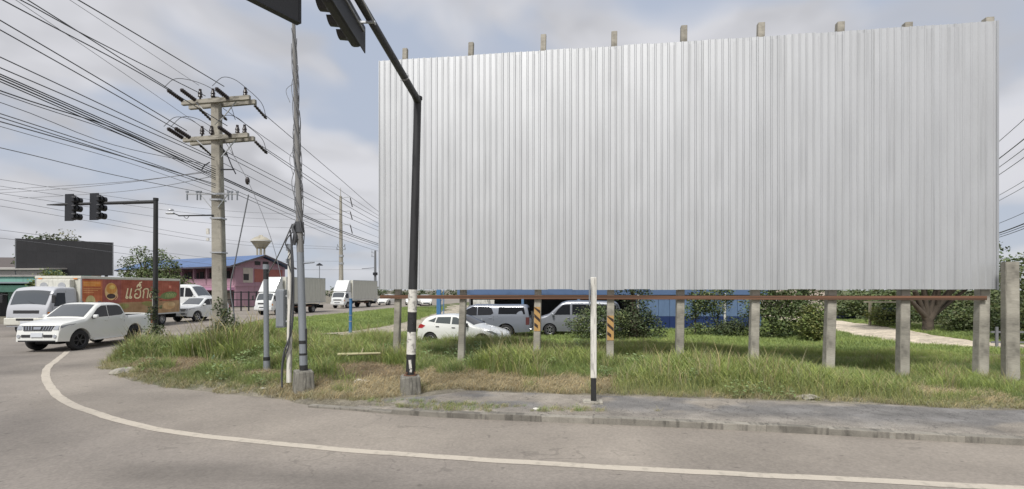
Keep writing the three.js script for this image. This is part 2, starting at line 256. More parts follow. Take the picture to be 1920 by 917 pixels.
// sandy tracks behind the hoarding
function track(name, mid, half, colour, lift = .02) {
  const cv = new THREE.CatmullRomCurve3(mid.map(([x, z]) => V(x, 0, -z)), false, 'centripetal'), N = 90, K = 10, p = [], uv = [], idx = [];
  for (let k = 0; k <= N; k++) { const q = cv.getPointAt(k / N), t = cv.getTangentAt(k / N), w = (typeof half === 'function' ? half(k / N) : half) * (1 + (vnoise(k * .35, 1, 171) - .5) * .25); for (let j = 0; j <= K; j++) { const s = (j / K * 2 - 1) * w, X = q.x - t.z * s, Z = -(q.z + t.x * s); p.push(X, gh(X, Z) + lift + (1 - (s / w) ** 2) * .03, -Z); uv.push(X, Z); } if (k) for (let j = 0; j < K; j++) { const a = (k - 1) * (K + 1) + j, b = a + K + 1; idx.push(a, b, a + 1, b, b + 1, a + 1); } }
  const g = new THREE.BufferGeometry(); g.setAttribute('position', new THREE.Float32BufferAttribute(p, 3)); g.setAttribute('uv', new THREE.Float32BufferAttribute(uv, 2)); g.setIndex(idx); g.computeVertexNormals();
  if (g.attributes.normal.getY(60) < 0) { for (let i = 0; i < idx.length; i += 3) [idx[i + 1], idx[i + 2]] = [idx[i + 2], idx[i + 1]]; g.setIndex(idx); g.computeVertexNormals(); }
  return struct(name, g, std({ color: colour, map: soilTex, bumpMap: soilBump, bumpScale: .02, roughness: 1 }));
}
const TRACK_R = [[26, 52], [24.8, 42], [23.6, 35], [21.8, 28.5], [21.4, 24.5], [24, 21.5], [32, 18]], TRACK_L = [[-9.2, 27.5], [-8.0, 30.4], [-7.2, 34.8], [-6.6, 43.6], [-6.9, 60], [-8, 78]];
track('sandy_path', TRACK_R, k => mix(2.2, 2.6, k), C(.88, .76, .63));
track('driveway', TRACK_L, 1.5, C(.60, .53, .44));
struct('parking_apron', sheet(gridLines([[-6.4, 8.5, 1]]), gridLines([[31.5, 46, 1]]), (X, Z) => gh(X, Z) + .035, () => [.26, .245, .22]), std({ vertexColors: true, map: soilTex, roughness: 1 }));

// ---------------------------------------------------------------- the big corrugated hoarding
const HB = { x: -4.18, z: -16.2, turn: -.1384, len: 17.4, y0: 2.5, y1: 9.73 };
{
  const hb = thing('corrugated_hoarding', 'huge blank hoarding of silver corrugated metal sheets on concrete posts', 'billboard', [HB.x, 0, HB.z], HB.turn);
  const ux = Math.cos(HB.turn), uz = -Math.sin(HB.turn);                            // along the face
  // distance along the face of the point seen at px
  const along = (px, back = 0) => { const k = (px - 960) / 960, ox = HB.x, oz = -HB.z + back; return (k * oz - ox) / (ux + k * uz); };
  // rib profile: flat pans with narrow raised ribs, 0.76 m cover width
  const pitch = .19, prof = []; for (let k = 0; k < 4; k++) { const b = k * pitch; prof.push([b, 0], [b + .122, 0], [b + .141, .023], [b + .169, .023]); } prof.push([.76, 0], [.79, 0]);
  const sheetGeo = [];
  for (let v = 0; v < 3; v++) {
    const p = [], uv = [], idx = [], H = HB.y1 - HB.y0, R = 26; let L = 0;
    prof.forEach(([x, z], i) => { if (i) L += Math.hypot(x - prof[i - 1][0], z - prof[i - 1][1]); for (let r = 0; r <= R; r++) { const y = H * r / R, w = (fbm(x * 1.3 + v * 31, y * .55, 3, 200 + v) - .5) * .015 + (vnoise(x * .8 + v * 9, y * 1.7, 210 + v) - .5) * .008; p.push(x, y, z + w * (i === 0 || i === prof.length - 1 ? .6 : 1)); uv.push(L * .3 + v * .37, y * .14); } });
    const n = R + 1; for (let i = 0; i < prof.length - 1; i++) for (let r = 0; r < R; r++) { const a = i * n + r, b = a + n; idx.push(a, b, a + 1, b, b + 1, a + 1); }
    let g = new THREE.BufferGeometry(); g.setAttribute('position', new THREE.Float32BufferAttribute(p, 3)); g.setAttribute('uv', new THREE.Float32BufferAttribute(uv, 2)); g.setIndex(idx); g.computeVertexNormals(); sheetGeo.push(toCreasedNormals(g, .3));
  }
  const sheetTex = tex(512, (u, v) => { const n = fbm(u * 5, v * 5, 5, 243, 5), s = fbm(u * 30, v * 2, 4, 244, 30), f = vnoise(u * 250, v * 250, 2, 250); const b = 248 - sst(.58, .9, s) * 14 - (n - .5) * 14 + (f - .5) * 5; return [b, b, b * .995]; });
  const sheetMats = [[.605, .585], [.62, .57], [.585, .60], [.61, .58]].map(([a, r]) => std({ color: C(a * .988, a, a * 1.02), map: sheetTex, metalness: .72, roughness: r, side: THREE.DoubleSide }));
  const n = Math.round(HB.len / .76);
  for (let k = 0; k < n; k++) {
    const s = part('metal_sheet', sheetGeo[k % 3], sheetMats[Math.floor(rnd() * 4)], hb);
    s.position.set(k * HB.len / n, HB.y0 + rr(-.012, .012), rr(-.004, .004) + (k % 2) * .004); s.rotation.z = rr(-.0012, .0012); s.rotation.y = rr(-.004, .004); s.scale.x = (HB.len / n + .012) / .79;
  }
  part('edge_trim', [bx(.05, HB.y1 - HB.y0 + .02, .06, HB.len + .02, (HB.y0 + HB.y1) / 2, 0)], M.galv, hb);
  part('edge_trim', [bx(.03, HB.y1 - HB.y0, .05, -.02, (HB.y0 + HB.y1) / 2, 0)], M.galv, hb);
  for (const y of [2.27, 4.1, 5.9, 7.7]) part('steel_rail', [bx(HB.len - .15, .115, .07, HB.len / 2 - .1, y, -.10)], M.rust, hb, y < 3 ? 'rusty brown steel rail below the sheets' : undefined);
  part('steel_rail', [bx(HB.len - .05, .06, .07, HB.len / 2, 9.70, -.11)], M.rust, hb);
  // posts: sighted foot, sighted top
  const posts = [[741, 759, 95], [862, 882, 84], [1003, 1017, 69], [1140, 1149, 63], [1270, 1279, 52], [1408, 1423, 47], [1548, 1571, 46], [1687, 1697, 46], [1833, 1848, 37]];
  const concreteB = [.42, .37, .45].map(a => std({ color: C(a, a * .965, a * .87), map: concreteTex, bumpMap: concreteBump, bumpScale: .006, roughness: .93 }));
  const orange = std({ color: C(.50, .30, .11), roughness: .7, map: grimeTex }), black = std({ color: C(.035, .02, .015), roughness: .7 });
  posts.forEach(([fx, tx, ty], k) => {
    const a = along(fx, .3), b = along(tx, .3), w = mix(.20, .27, k / 8);
    const wz = -HB.z - a * uz + .3, X = HB.x + a * ux; const foot = gh(X, wz) - .5, topY = EYE + (543 - ty) * wz / FOC;
    const g = squarePost(w, w * .76, topY - foot, .018), q = g.attributes.position;
    for (let i = 0; i < q.count; i++) q.setX(i, q.getX(i) + (b - a) * q.getY(i) / (topY - foot));
    g.computeVertexNormals();
    const post = part('concrete_post', g, concreteB[k % 3], hb); post.position.set(a, foot, -.14 - w / 2);
    if (k === 2 || k === 3) {
      const y0 = (k === 2 ? 1.23 : .98) - foot, H = .74, pw = w * .86, zf = w / 2 + .003, lean = (b - a) * (y0 + H / 2) / (topY - foot);
      part('hazard_plate', [bx(pw, H, .006, lean, y0 + H / 2, zf)], orange, post, 'orange and black striped hazard plate');
      for (let s = 0; s < 3; s++) { const yy = y0 + H * (.20 + s * .36), x0 = lean - pw * .47, x1 = lean + pw * (s === 0 ? .12 : .47), drop = s === 0 ? .12 : .20; const pg = prism([[x0, yy], [x1, yy - drop + .03], [x1, yy - drop + .13], [x0, yy + .10]].map(([x, y]) => [x, Math.min(y + .02, y0 + H)]), .004); pg.translate(0, 0, zf + .003); part('hazard_stripe', pg, black, post); }
    }
  });
}
{ // the lone short post at the right end
  const X = 13.0, Z = 13.35, y = gh(X, Z) - .4, g = squarePost(.29, .28, 3.22 - y, .02);
  const o = single('concrete_post', g, M.concrete, 'lone short concrete post at the right end of the hoarding', 'post'); o.position.set(X, y, -Z); o.rotation.set(0, -.35, .004);
}

// ---------------------------------------------------------------- near mast arm signal, black and white pole
{
  const X = -2.36, Z = 11.9, y0 = gh(X, Z), t = thing('traffic_signal_mast', 'black and white banded signal mast with arm reaching overhead, on concrete block', 'traffic light', [X, 0, -Z]);
  const blk = new RoundedBoxGeometry(.5, .62, .5, 3, .05), q = blk.attributes.position; for (let i = 0; i < q.count; i++) { const k = 1 - (q.getY(i) + .3) * .22; q.setX(i, q.getX(i) * k + (vnoise(q.getX(i) * 9, q.getY(i) * 9, 5) - .5) * .03); q.setZ(i, q.getZ(i) * k); } blk.computeVertexNormals();
  const b = part('concrete_base', blk, M.concreteDark, t); b.position.y = .2; b.rotation.y = .25;
  const bands = [[.50, 1.0, 0], [1.0, 1.52, 1], [1.52, 1.98, 0], [1.98, 2.50, 1], [2.50, 6.94, 0]], lean = y => (y - .4) * .026;
  for (const [a, c, w] of bands) part(w ? 'white_band' : 'black_band', [rod(V(lean(a), a, 0), V(lean(c), c, 0), .112 - a * .004, .112 - c * .004, 20)], w ? M.whitePaint : M.blackPaint, t);
  part('base_flange', [new THREE.CylinderGeometry(.16, .16, .025, 16).translate(0, .515, 0), ...[0, 1, 2, 3].map(k => rod(V(.125 * Math.cos(k * 1.57 + .5), .52, .125 * Math.sin(k * 1.57 + .5)), V(.125 * Math.cos(k * 1.57 + .5), .6, .125 * Math.sin(k * 1.57 + .5)), .014))], M.rust, t);
  part('torn_sticker', [bx(.06, .2, .004, .015, .78, .112, 0, .1, .1), bx(.05, .07, .004, .03, .63, .112, 0, .2, -.2)], M.whitePaint, t);
  part('paint_chip', [bx(.018, .018, .004, .07, 1.72, .095, 0, .6, 0)], M.whitePaint, t);
  parts('paint_chip', [bx(.02, .035, .004, -.03, 2.42, .108), bx(.03, .022, .004, .01, 1.51, .109), bx(.025, .03, .004, .06, 1.50, .092, 0, .6)], M.blackPaint, t);
  const topX = lean(6.94);
  part('pole_cap', [new THREE.CylinderGeometry(.105, .105, .06, 18).translate(topX, 6.95, 0)], M.blackPaint, t);
  const armEnd = V(-.30, 7.25, 8.0);
  part('arm', [rod(V(topX, 6.86, 0), V(topX - .02, 6.93, .3), .085, .08, 16), rod(V(topX - .02, 6.92, .25), armEnd, .08, .05, 16)], M.blackPaint, t);
  part('cable_tie', [new THREE.TorusGeometry(.083, .006, 6, 16).translate(topX - .05, 6.955, 1.2), rod(V(topX - .15, 6.87, 1.2), V(topX + .04, 6.9, 1.24), .006)], M.galv, t);
  // horizontal three-lamp head along the arm, lamps facing left
  const h = new THREE.Group(); h.name = 'signal_head'; h.position.set(-.20, 6.84, 3.86); t.add(h);
  part('back_board', [rbx(.02, .46, 1.75, 0, 0, 0, .008)], M.steelDark, h); part('housing', [rbx(.18, .42, 1.46, -.10, 0, 0, .06)], M.blackPlastic, h);
  for (const z of [-.44, 0, .44]) { const v = new THREE.CylinderGeometry(.19, .2, .13, 20, 1, true, .6, 5.1); v.rotateZ(Math.PI / 2); v.translate(-.24, 0, z); part('visor', v, std({ color: C(.022, .022, .025), roughness: .5, side: THREE.DoubleSide }), h); part('lens', [new THREE.SphereGeometry(.14, 18, 8, 0, 6.29, 0, .8).rotateZ(Math.PI / 2).translate(-.10, 0, z)], std({ color: z < 0 ? C(.16, .02, .02) : z > 0 ? C(.02, .12, .06) : C(.2, .12, .02), roughness: .25 }), h); }
  part('bracket', [bx(.3, .03, .04, .13, .12, -.5), bx(.3, .03, .04, .13, .12, .5), bx(.02, .03, 1.5, .02, .1, 0), rod(V(.28, .08, -.5), V(.28, .08, .5), .012)], M.galv, h);
  // countdown board hung from the arm
  const cb = new THREE.Group(); cb.name = 'countdown_board'; cb.position.set(-.91, 6.62, 5.29); cb.rotation.y = -.549; t.add(cb);
  // local z runs toward the camera-left end
  part('panel', [rbx(.08, .84, 1.15, 0, .0, 0, .01)], std({ color: C(.012, .012, .013), roughness: .35 }), cb);
  part('rim', [bx(.10, .03, 1.19, 0, -.42, 0), bx(.10, .03, 1.19, 0, .42, 0), bx(.10, .81, .03, 0, 0, -.58), bx(.10, .81, .03, 0, 0, .58)], M.steelDark, cb);
  parts('hanger', [rod(V(-.82, 7.0, 5.1), V(-.13, 7.13, 5.0), .02), rod(V(-1.0, 7.0, 5.5), V(-.16, 7.15, 5.5), .02)], M.steelDark, t);
}
// ---------------------------------------------------------------- far left mast arm signal
{
  const X = -16.45, Z = 23.6, t = thing('traffic_signal_mast', 'dark distant signal mast with two vertical heads above the white pickup', 'traffic light', [X, 0, -Z]);
  part('pole', [rod(V(0, gh(X, Z) - .1, 0), V(.03, 6.65, 0), .115, .095, 16)], M.blackPaint, t);
  part('pole_cap', [new THREE.CylinderGeometry(.11, .11, .12, 16).translate(.03, 6.66, 0)], M.blackPaint, t);
  part('arm', [rod(V(.03, 6.55, 0), V(-4.3, 6.40, .1), .085, .06, 12), rod(V(-4.3, 6.40, .1), V(-4.9, 6.39, .1), .06, .02, 12)], M.blackPaint, t);
  part('paint_scar', [bx(.02, .5, .03, -.045, 2.0, .1, 0, -.4)], M.whitePaint, t);
  for (const [x, y] of [[-3.82, 6.26], [-2.68, 6.30]]) {
    const h = new THREE.Group(); h.name = 'signal_head'; h.position.set(x, y, .16); h.rotation.set(0, -.25, .02 * -1); t.add(h);
    part('back_board', [rbx(.54, 1.24, .02, 0, 0, 0, .008)], M.steelDark, h); part('housing', [rbx(.36, 1.14, .2, 0, 0, -.1, .04)], M.blackPlastic, h);
    for (const k of [-.38, 0, .38]) { const v = new THREE.CylinderGeometry(.15, .15, .3, 16, 1, true, .6, 5.1); v.rotateX(Math.PI / 2); v.rotateZ(Math.PI); v.translate(0, k, -.34); part('visor', v, std({ color: C(.022, .022, .025), roughness: .5, side: THREE.DoubleSide }), h); const w = new THREE.CylinderGeometry(.13, .17, .16, 16, 1, true, .6, 5.1); w.rotateZ(-Math.PI / 2); w.translate(.30, k - .02, -.06); part('visor', w, std({ color: C(.022, .022, .025), roughness: .5, side: THREE.DoubleSide }), h); }
    part('bracket', [bx(.1, .12, .12, 0, .13, -.12)], M.steelDark, h);
  }
}
// ---------------------------------------------------------------- white post with an edge-on sign
{
  const X = 1.72, Z = 10.8, y = .12, t = thing('sign_post', 'white square post with black foot on the pavement, its sign plate edge-on', 'sign', [X, y, -Z], -.13);
  part('foot_pad', [rbx(.42, .06, .34, -.02, .01, 0, .02)], M.concrete, t);
  part('black_foot', [rbx(.112, .5, .112, 0, .27, 0, .012)], M.blackPaint, t); part('post', [rbx(.125, 2.12, .125, 0, 1.58, 0, .012)], M.whitePaint, t);
  part('sign_plate', [rbx(.018, .56, .6, -.085, 2.32, -.05, .006)], M.greyPaint, t); parts('clamp', [bx(.05, .03, .1, -.06, 2.5, 0), bx(.05, .03, .1, -.06, 2.15, 0)], M.galv, t);
}
// ---------------------------------------------------------------- grey steel pole on a block, white pole with cabinet, slim grey pole
{
  const X = -4.95, Z = 12.1, t = thing('steel_pole', 'tall thin grey pole wrapped in dead cables, standing on a concrete block', 'pole', [X, 0, -Z]);
  const blk = new RoundedBoxGeometry(.52, .75, .55, 3, .05), q = blk.attributes.position; for (let i = 0; i < q.count; i++) { const k = 1 - (q.getY(i) + .3) * .28; q.setX(i, q.getX(i) * k + (vnoise(q.getX(i) * 7 + 3, q.getY(i) * 7, 6) - .5) * .05); q.setZ(i, q.getZ(i) * k); } blk.computeVertexNormals();
  const b = part('concrete_base', blk, M.concreteDark, t); b.position.set(.02, .22, 0); b.rotation.y = .5;
  const P = y => V(.03 - (y - .5) * .029, y, 0);
  part('lower_tube', [rod(P(.5), P(3.4), .092, .08, 16)], M.greyPaint, t);
  const worn = std({ color: C(.24, .235, .23), roughness: .9, map: grimeTex, bumpMap: concreteBump, bumpScale: .02 });
  part('upper_tube', [rod(P(3.38), P(8.9), .082, .038, 14)], worn, t);
  part('black_stripe', [rod(P(.56), P(.72), .094, .093, 16), rod(P(1.22), P(1.3), .0915, .091, 16), rod(P(.95), P(1.0), .0925, .0925, 16), bx(.035, .6, .02, .10, 1.28, .03)], M.blackPaint, t);
  part('side_arm', [rod(P(3.12).add(V(.04, 0, 0)), P(3.12).add(V(.34, .02, .05)), .02, .016)], M.greyPaint, t);
  rnd = mulberry(77);
  const strands = []; for (let s = 0; s < 7; s++) { const pts = []; const y0 = rr(3.3, 4.4), y1 = rr(6.5, 8.8); for (let k = 0; k <= 16; k++) { const y = mix(y0, y1, k / 16), a = s * .9 + k * .7 + rr(-.3, .3), r = mix(.098, .055, (y - 3.3) / 5.5) + rr(0, .018) + (rnd() > .9 ? .04 : 0); pts.push(P(y).add(V(Math.cos(a) * r, 0, Math.sin(a) * r))); } strands.push(tube(pts, .009, 60, 5)); }
  for (const [a, c, o] of [[7.4, 6.9, -.2], [5.9, 5.2, -.16], [5.4, 4.9, .12], [7.9, 7.5, .1]]) strands.push(tube([P(a), P(mix(a, c, .4)).add(V(o, 0, .05)), P(c).add(V(o * .6, 0, .05))], .006, 14, 5));
  part('cable_wrap', strands, M.cableGrey, t);
  part('cable_clump', [tube([P(4.05).add(V(-.08, 0, .05)), P(3.95).add(V(-.12, 0, .1)), P(3.75).add(V(-.05, 0, .12)), P(3.55).add(V(-.1, 0, .09))], .035, 16, 6), rod(P(3.85), P(4.1), .1, .1, 10)], M.cable, t);
}
{
  const X = -5.32, Z = 12.15, t = thing('white_pole', 'slim white pole with a grey cabinet and dangling black cables, against the steel pole', 'pole', [X, 0, -Z]);
  part('tube', [rod(V(.03, .3, 0), V(.06, 3.42, 0), .062, .055, 14)], M.whitePaint, t);
  part('cabinet', [rbx(.2, .9, .16, -.155, 2.05, .0, .012)], M.greyPaint, t); part('cabinet_door', [rbx(.17, .84, .012, -.155, 2.05, .087, .004)], M.greyPaint, t); parts('bracket', [bx(.1, .04, .05, -.03, 2.35, 0), bx(.1, .04, .05, -.03, 1.75, 0)], M.galv, t);
  const cb = [tube([V(.1, 3.9, .1), V(.16, 3.2, .1), V(.17, 2.3, .09), V(.12, 1.5, .1), V(-.04, 1.0, .12), V(-.09, .5, .12), V(-.08, .2, .12)], .022, 50, 6), tube([V(.22, 4.0, .1), V(.13, 3.4, .1), V(.15, 2.7, .12), V(.12, 2.0, .12), V(.07, 1.2, .12), V(-.06, .8, .1), V(-.1, .2, .1)], .017, 50, 6), tube([V(.2, 3.9, .1), V(.05, 3.7, .14), V(.0, 3.55, .12), V(.1, 3.4, .1), V(.03, 3.2, .09), V(.12, 2.9, .1)], .012, 40, 6)];
  part('dangling_cable', cb, M.cable, t);
  parts('junction_box', [rbx(.12, .16, .1, .05, 3.5, .04, .01), rbx(.07, .1, .08, .02, 3.18, .05, .01)], M.greyPaint, t);
}
{
  const X = -6.9, Z = 14.4, y = gh(X, Z) - .15, t = thing('slim_grey_pole', 'slim grey pole with a black collar near its top, left of the white pole', 'pole', [X, y, -Z]);
  part('tube', [rod(V(0, 0, 0), V(-.02, 2.82, 0), .075, .07, 14)], M.greyPaint, t); part('sleeve', [rod(V(0, .1, 0), V(0, .5, 0), .095, .09, 14)], M.greyPaint, t);
  part('black_collar', [rod(V(0, .5, 0), V(0, .6, 0), .093, .093, 14)], M.blackPaint, t); part('black_collar', [rod(V(-.02, 2.78, 0), V(-.02, 3.06, 0), .072, .072, 14)], M.blackPaint, t); part('top_cap', [rod(V(-.02, 3.06, 0), V(-.02, 3.2, 0), .085, .085, 14)], M.greyPaint, t);
}
{ // blue posts on the lawn
  const blue = std({ color: C(.07, .20, .42), roughness: .5, map: grimeTex });
  const a = thing('blue_post', 'thin blue steel post standing alone on the lawn', 'post', [-9.16, gh(-9.16, 29) - .1, -29]); part('tube', [rod(V(0, 0, 0), V(.03, 2.02, 0), .09, .085, 14)], blue, a); part('cap', [rod(V(.03, 2.02, 0), V(.03, 2.06, 0), .1, .1, 14)], blue, a); parts('clamp', [rod(V(0, .75, 0), V(0, .8, 0), .1, .1, 14), rod(V(.01, 1.1, 0), V(.01, 1.14, 0), .1, .1, 14)], M.galv, a);
  const X = -6.15, Z = 43, b = thing('blue_post', 'broad blue steel gate post behind the white hatchback', 'post', [X, gh(X, Z) - .1, -Z]); part('column', [rbx(.34, 4.6, .34, 0, 2.3, 0, .02)], blue, b); part('lattice', [bx(.06, 4.4, .06, .42, 2.2, 0), ...[...Array(9)].map((_, k) => bar(V(.17, .3 + k * .48, 0), V(.42, .55 + k * .48, 0), .03, .03))], blue, b); part('crossbeam', [rbx(.3, .3, 6, 0, 4.75, -2.6, .02)], blue, b);
}

// ---------------------------------------------------------------- utility poles and their cables
const UP = { x: -11.2, z: 19.5 };
function insulatorString(p, q, n = 7, r = .085) { const out = [rod(p, q, r * .55, r * .55, 10)]; for (let k = 0; k < n; k++) { const a = p.clone().lerp(q, (k + .25) / n), b = p.clone().lerp(q, (k + .75) / n); out.push(rod(a, b, r, r * .7, 10)); } return out; }
function pinInsulator(p, h = .3) { return [rod(p, p.clone().add(V(0, h, 0)), .035, .035, 8), rod(p.clone().add(V(0, h * .25, 0)), p.clone().add(V(0, h * .5, 0)), .085, .06, 10), rod(p.clone().add(V(0, h * .55, 0)), p.clone().add(V(0, h * .85, 0)), .085, .055, 10), rod(p.clone().add(V(0, h * .85, 0)), p.clone().add(V(0, h * 1.1, 0)), .05, .05, 8)]; }
function utilityPole(label, X, Z, foot) {
  const t = thing('utility_pole', label, 'utility pole', [X, 0, -Z]);
  const shaft = squarePost(.45, .29, 9.8 - foot, .03); const q = shaft.attributes.position; for (let i = 0; i < q.count; i++) q.setX(i, q.getX(i) - q.getY(i) * .016 + .1); shaft.computeVertexNormals();
  const s = part('shaft', shaft, M.concrete, t); s.position.y = foot; s.rotation.y = .12;
  const sx = y => .1 - y * .016;
  parts('steel_band', [bx(.42, .06, .42, sx(5.9), 5.9, 0), bx(.42, .06, .42, sx(5.2), 5.2, 0), bx(.44, .05, .44, sx(3.9), 3.9, 0)], M.galv, t);
  [[9.62, 1.38], [8.22, 1.32]].forEach(([y, hw], lvl) => {
    for (const z of [.22, -.22]) { const a = part('crossarm', [rbx(hw * 2, .17, .13, 0, 0, 0, .012)], M.concrete, t); a.position.set(sx(y) + (lvl ? .08 : .1), y, z); a.rotation.set(0, -.12, .035); }
    const X0 = sx(y) + .1, yy = x => y + x * .035;
    part('brace', [bar(V(X0 + .75, yy(.7) - .06, .2), V(X0 + .12, y - .7, .1), .03, .03), bar(V(X0 - .75, yy(-.7) - .06, .2), V(X0 - .12, y - .7, .1), .03, .03)], M.galv, t);
    const ends = lvl ? [-1.22, -.95, .62] : [-1.2, -.72, .55];
    ends.forEach((x, k) => { part('strain_insulator', insulatorString(V(X0 + x - .02, yy(x) + .02, .28), V(X0 + x - .16, yy(x) + .18, .9), 8, .082), M.insulator, t); });
    [-1.05, -.45, 1.15].forEach(x => part('strain_insulator', insulatorString(V(X0 + x + .06, yy(x) - .04, -.28), V(X0 + x + .12, yy(x) - .28, -1.1), 6, .066), M.insulator, t));
    (lvl ? [-.55, -.2, .78, 1.05] : [-.6, -.12, 1.1]).forEach(x => part('pin_insulator', pinInsulator(V(X0 + x, yy(x) + .08, .2), .34), M.insulator, t));
    const loops = lvl ? [[-1.22, -.55], [-.95, -.2], [.62, 1.15]] : [[-1.2, -.1], [.55, 1.15]];
    loops.forEach(([a, b]) => part('jumper_wire', [tube([V(X0 + a - .2, yy(a) + .2, 1.05), V(X0 + a + .05, yy(a) + .62, .8), V(X0 + (a + b) / 2, yy(a) + .66, .5), V(X0 + b, yy(b) + .42, .2), V(X0 + b + .22, yy(b) + .12, -.5), V(X0 + b + .12, yy(b) - .28, -1.1)], .011, 40, 5)], M.cable, t));
  });
  // low telecom arm, its hooks, street lamp
  part('telecom_arm', [bx(1.9, .07, .07, sx(6.1) - .05, 6.1, .26), bar(V(-.5, 6.05, .26), V(-.15, 5.6, .2), .03, .03), bar(V(.5, 6.05, .26), V(.12, 5.6, .2), .03, .03)], M.galv, t);
  for (const x of [-1.0, -.62, -.5, .55, .68, .88]) part('cable_hook', [bx(.035, .24, .05, x + sx(6.1), 5.98, .28), bx(.08, .07, .06, x + sx(6.1), 6.17, .28)], M.greyPaint, t);
  parts('bracket', [tube([V(.1, 8.0, .1), V(.35, 7.7, .1), V(.55, 7.2, .05), V(.68, 6.9, 0)], .02, 20, 6), tube([V(-.2, 7.3, .2), V(-.42, 7.15, .2), V(-.5, 7.0, .2)], .02, 14, 6), bx(.5, .04, .05, .42, 7.05, .1)], M.steelDark, t);
  part('lamp_arm', [rod(V(-.05, 5.3, .22), V(-1.3, 5.27, .3), .03, .025), tube([V(-1.28, 5.27, .3), V(-1.42, 5.33, .3), V(-1.6, 5.36, .3)], .022, 12, 6), tube([V(-.9, 5.27, .3), V(-1.0, 5.16, .3), V(-1.12, 5.26, .3)], .01, 12, 5)], M.steelDark, t);
  part('lamp_head', [rbx(.3, .07, .14, -1.62, 5.36, .3, .03), new THREE.SphereGeometry(.11, 14, 8, 0, 6.3, 0, 1.5).scale(1, .6, 1).translate(-1.6, 5.47, .3)], M.galv, t);
  parts('clip', [bx(.1, .22, .05, -.3, 4.7, .15), bx(.09, .1, .05, -.3, 4.4, .15)], M.whitePaint, t);
  return t;
}
utilityPole('tall tapered concrete utility pole with two crossarms of dark insulators, on the grassy corner', UP.x, UP.z, gh(UP.x, UP.z) - .4);
utilityPole('concrete utility pole hidden behind the hoarding where the cables lead', -12.2, 62, -.5);

function cable(pts, r, label, group, mat = M.cable, sag = 0) {
  const out = [];
  for (let k = 0; k < pts.length - 1; k++) { const a = pts[k], b = pts[k + 1], L = a.distanceTo(b); const n = Math.max(4, Math.round(L / 1.5)); for (let i = 0; i < n; i++) { const p = a.clone().lerp(b, i / n); p.y -= sag * 4 * (i / n) * (1 - i / n); out.push(p); } } out.push(pts[pts.length - 1]);
  return single('overhead_cable', tube(out, r, out.length * 2, 5), mat, label, 'cable', group);
}
// toward and past the viewer: pole end, then where each crosses the edge of view, then the next span
function nearCable(pa, pb, r, label, mat, mid) {
  const A = at(pa[0], pa[1], UP.z - (pa[2] ?? 1)), Zb = A.x * FOC / (pb[0] - 960), B = at(pb[0], pb[1], Zb), pts = [A];
  if (mid) { const Zm = A.x * FOC / (mid[0] - 960); pts.push(at(mid[0], mid[1], Zm)); }
  const dir = B.clone().sub(A), E = V(A.x + (B.x - A.x), B.y + .6, 24); pts.push(B, V(B.x, B.y + clamp(dir.y / dir.z, -.1, .1) * 8 - .1, B.z + 8), E);
  return single('overhead_cable', tube(pts, r * .85, 70, 5), mat || M.cable, label, 'cable', 'power lines over the near road');
}
const ORD = ['topmost', 'second', 'third', 'fourth', 'fifth', 'sixth', 'seventh', 'eighth', 'ninth', 'tenth']; let nth = 0;
const top1 = () => `${['rightmost', 'middle', 'leftmost'][nth++ % 3]} dark power line from the near utility pole's upper crossarm to the top left`;
nearCable([420, 162], [147, 0], .019, top1()); nearCable([322, 170], [52, 0], .019, top1()); nearCable([385, 180], [39, 0], .017, top1(), M.cable, [148, 60]);
nth = 0; const low1 = () => `${ORD[nth++]} from above of the power lines from the near utility pole's lower crossarm`;
nearCable([426, 236], [5, 0], .017, low1(), M.cable, [255, 133]); nearCable([350, 245], [0, 38], .018, low1()); nearCable([328, 241], [0, 56], .018, low1());
nth = 0; const thin1 = () => `faint thin wire between the near power lines, the ${['right', 'left'][nth++]} one of two`;
nearCable([373, 160], [131, 0], .008, thin1(), M.cableGrey); nearCable([366, 229], [49, 13], .008, thin1(), M.cableGrey);
nth = 0; const bun = () => `${ORD[nth++]} from above at the left edge in the bundle below the crossarms`;
for (const [a, b, r, m] of [[[402, 296], [0, 107], .016], [[402, 300], [0, 127], .016], [[404, 318], [0, 139], .018], [[404, 322], [0, 143], .018], [[404, 326], [0, 148], .02], [[404, 330], [0, 153], .016], [[404, 334], [0, 170], .018, [230, 247]], [[404, 337], [0, 175], .012, [225, 252]], [[404, 312], [0, 192], .01, [200, 268]]]) nearCable([...a, .3], b, r, bun(), M.cable, m);
nth = 0; const bun2 = () => `${ORD[nth++]} of the grey telecom cables running below the main bundle to the left edge`;
for (const [a, b, r, m] of [[[404, 348], [0, 213], .015, [260, 298]], [[404, 352], [0, 220], .015, [260, 303]], [[404, 345], [0, 228], .017, [200, 285]], [[404, 366], [0, 277], .012, [200, 325]], [[404, 362], [0, 237], .009, [240, 305]]]) nearCable([...a, .3], b, r, bun2(), M.cableGrey, m);
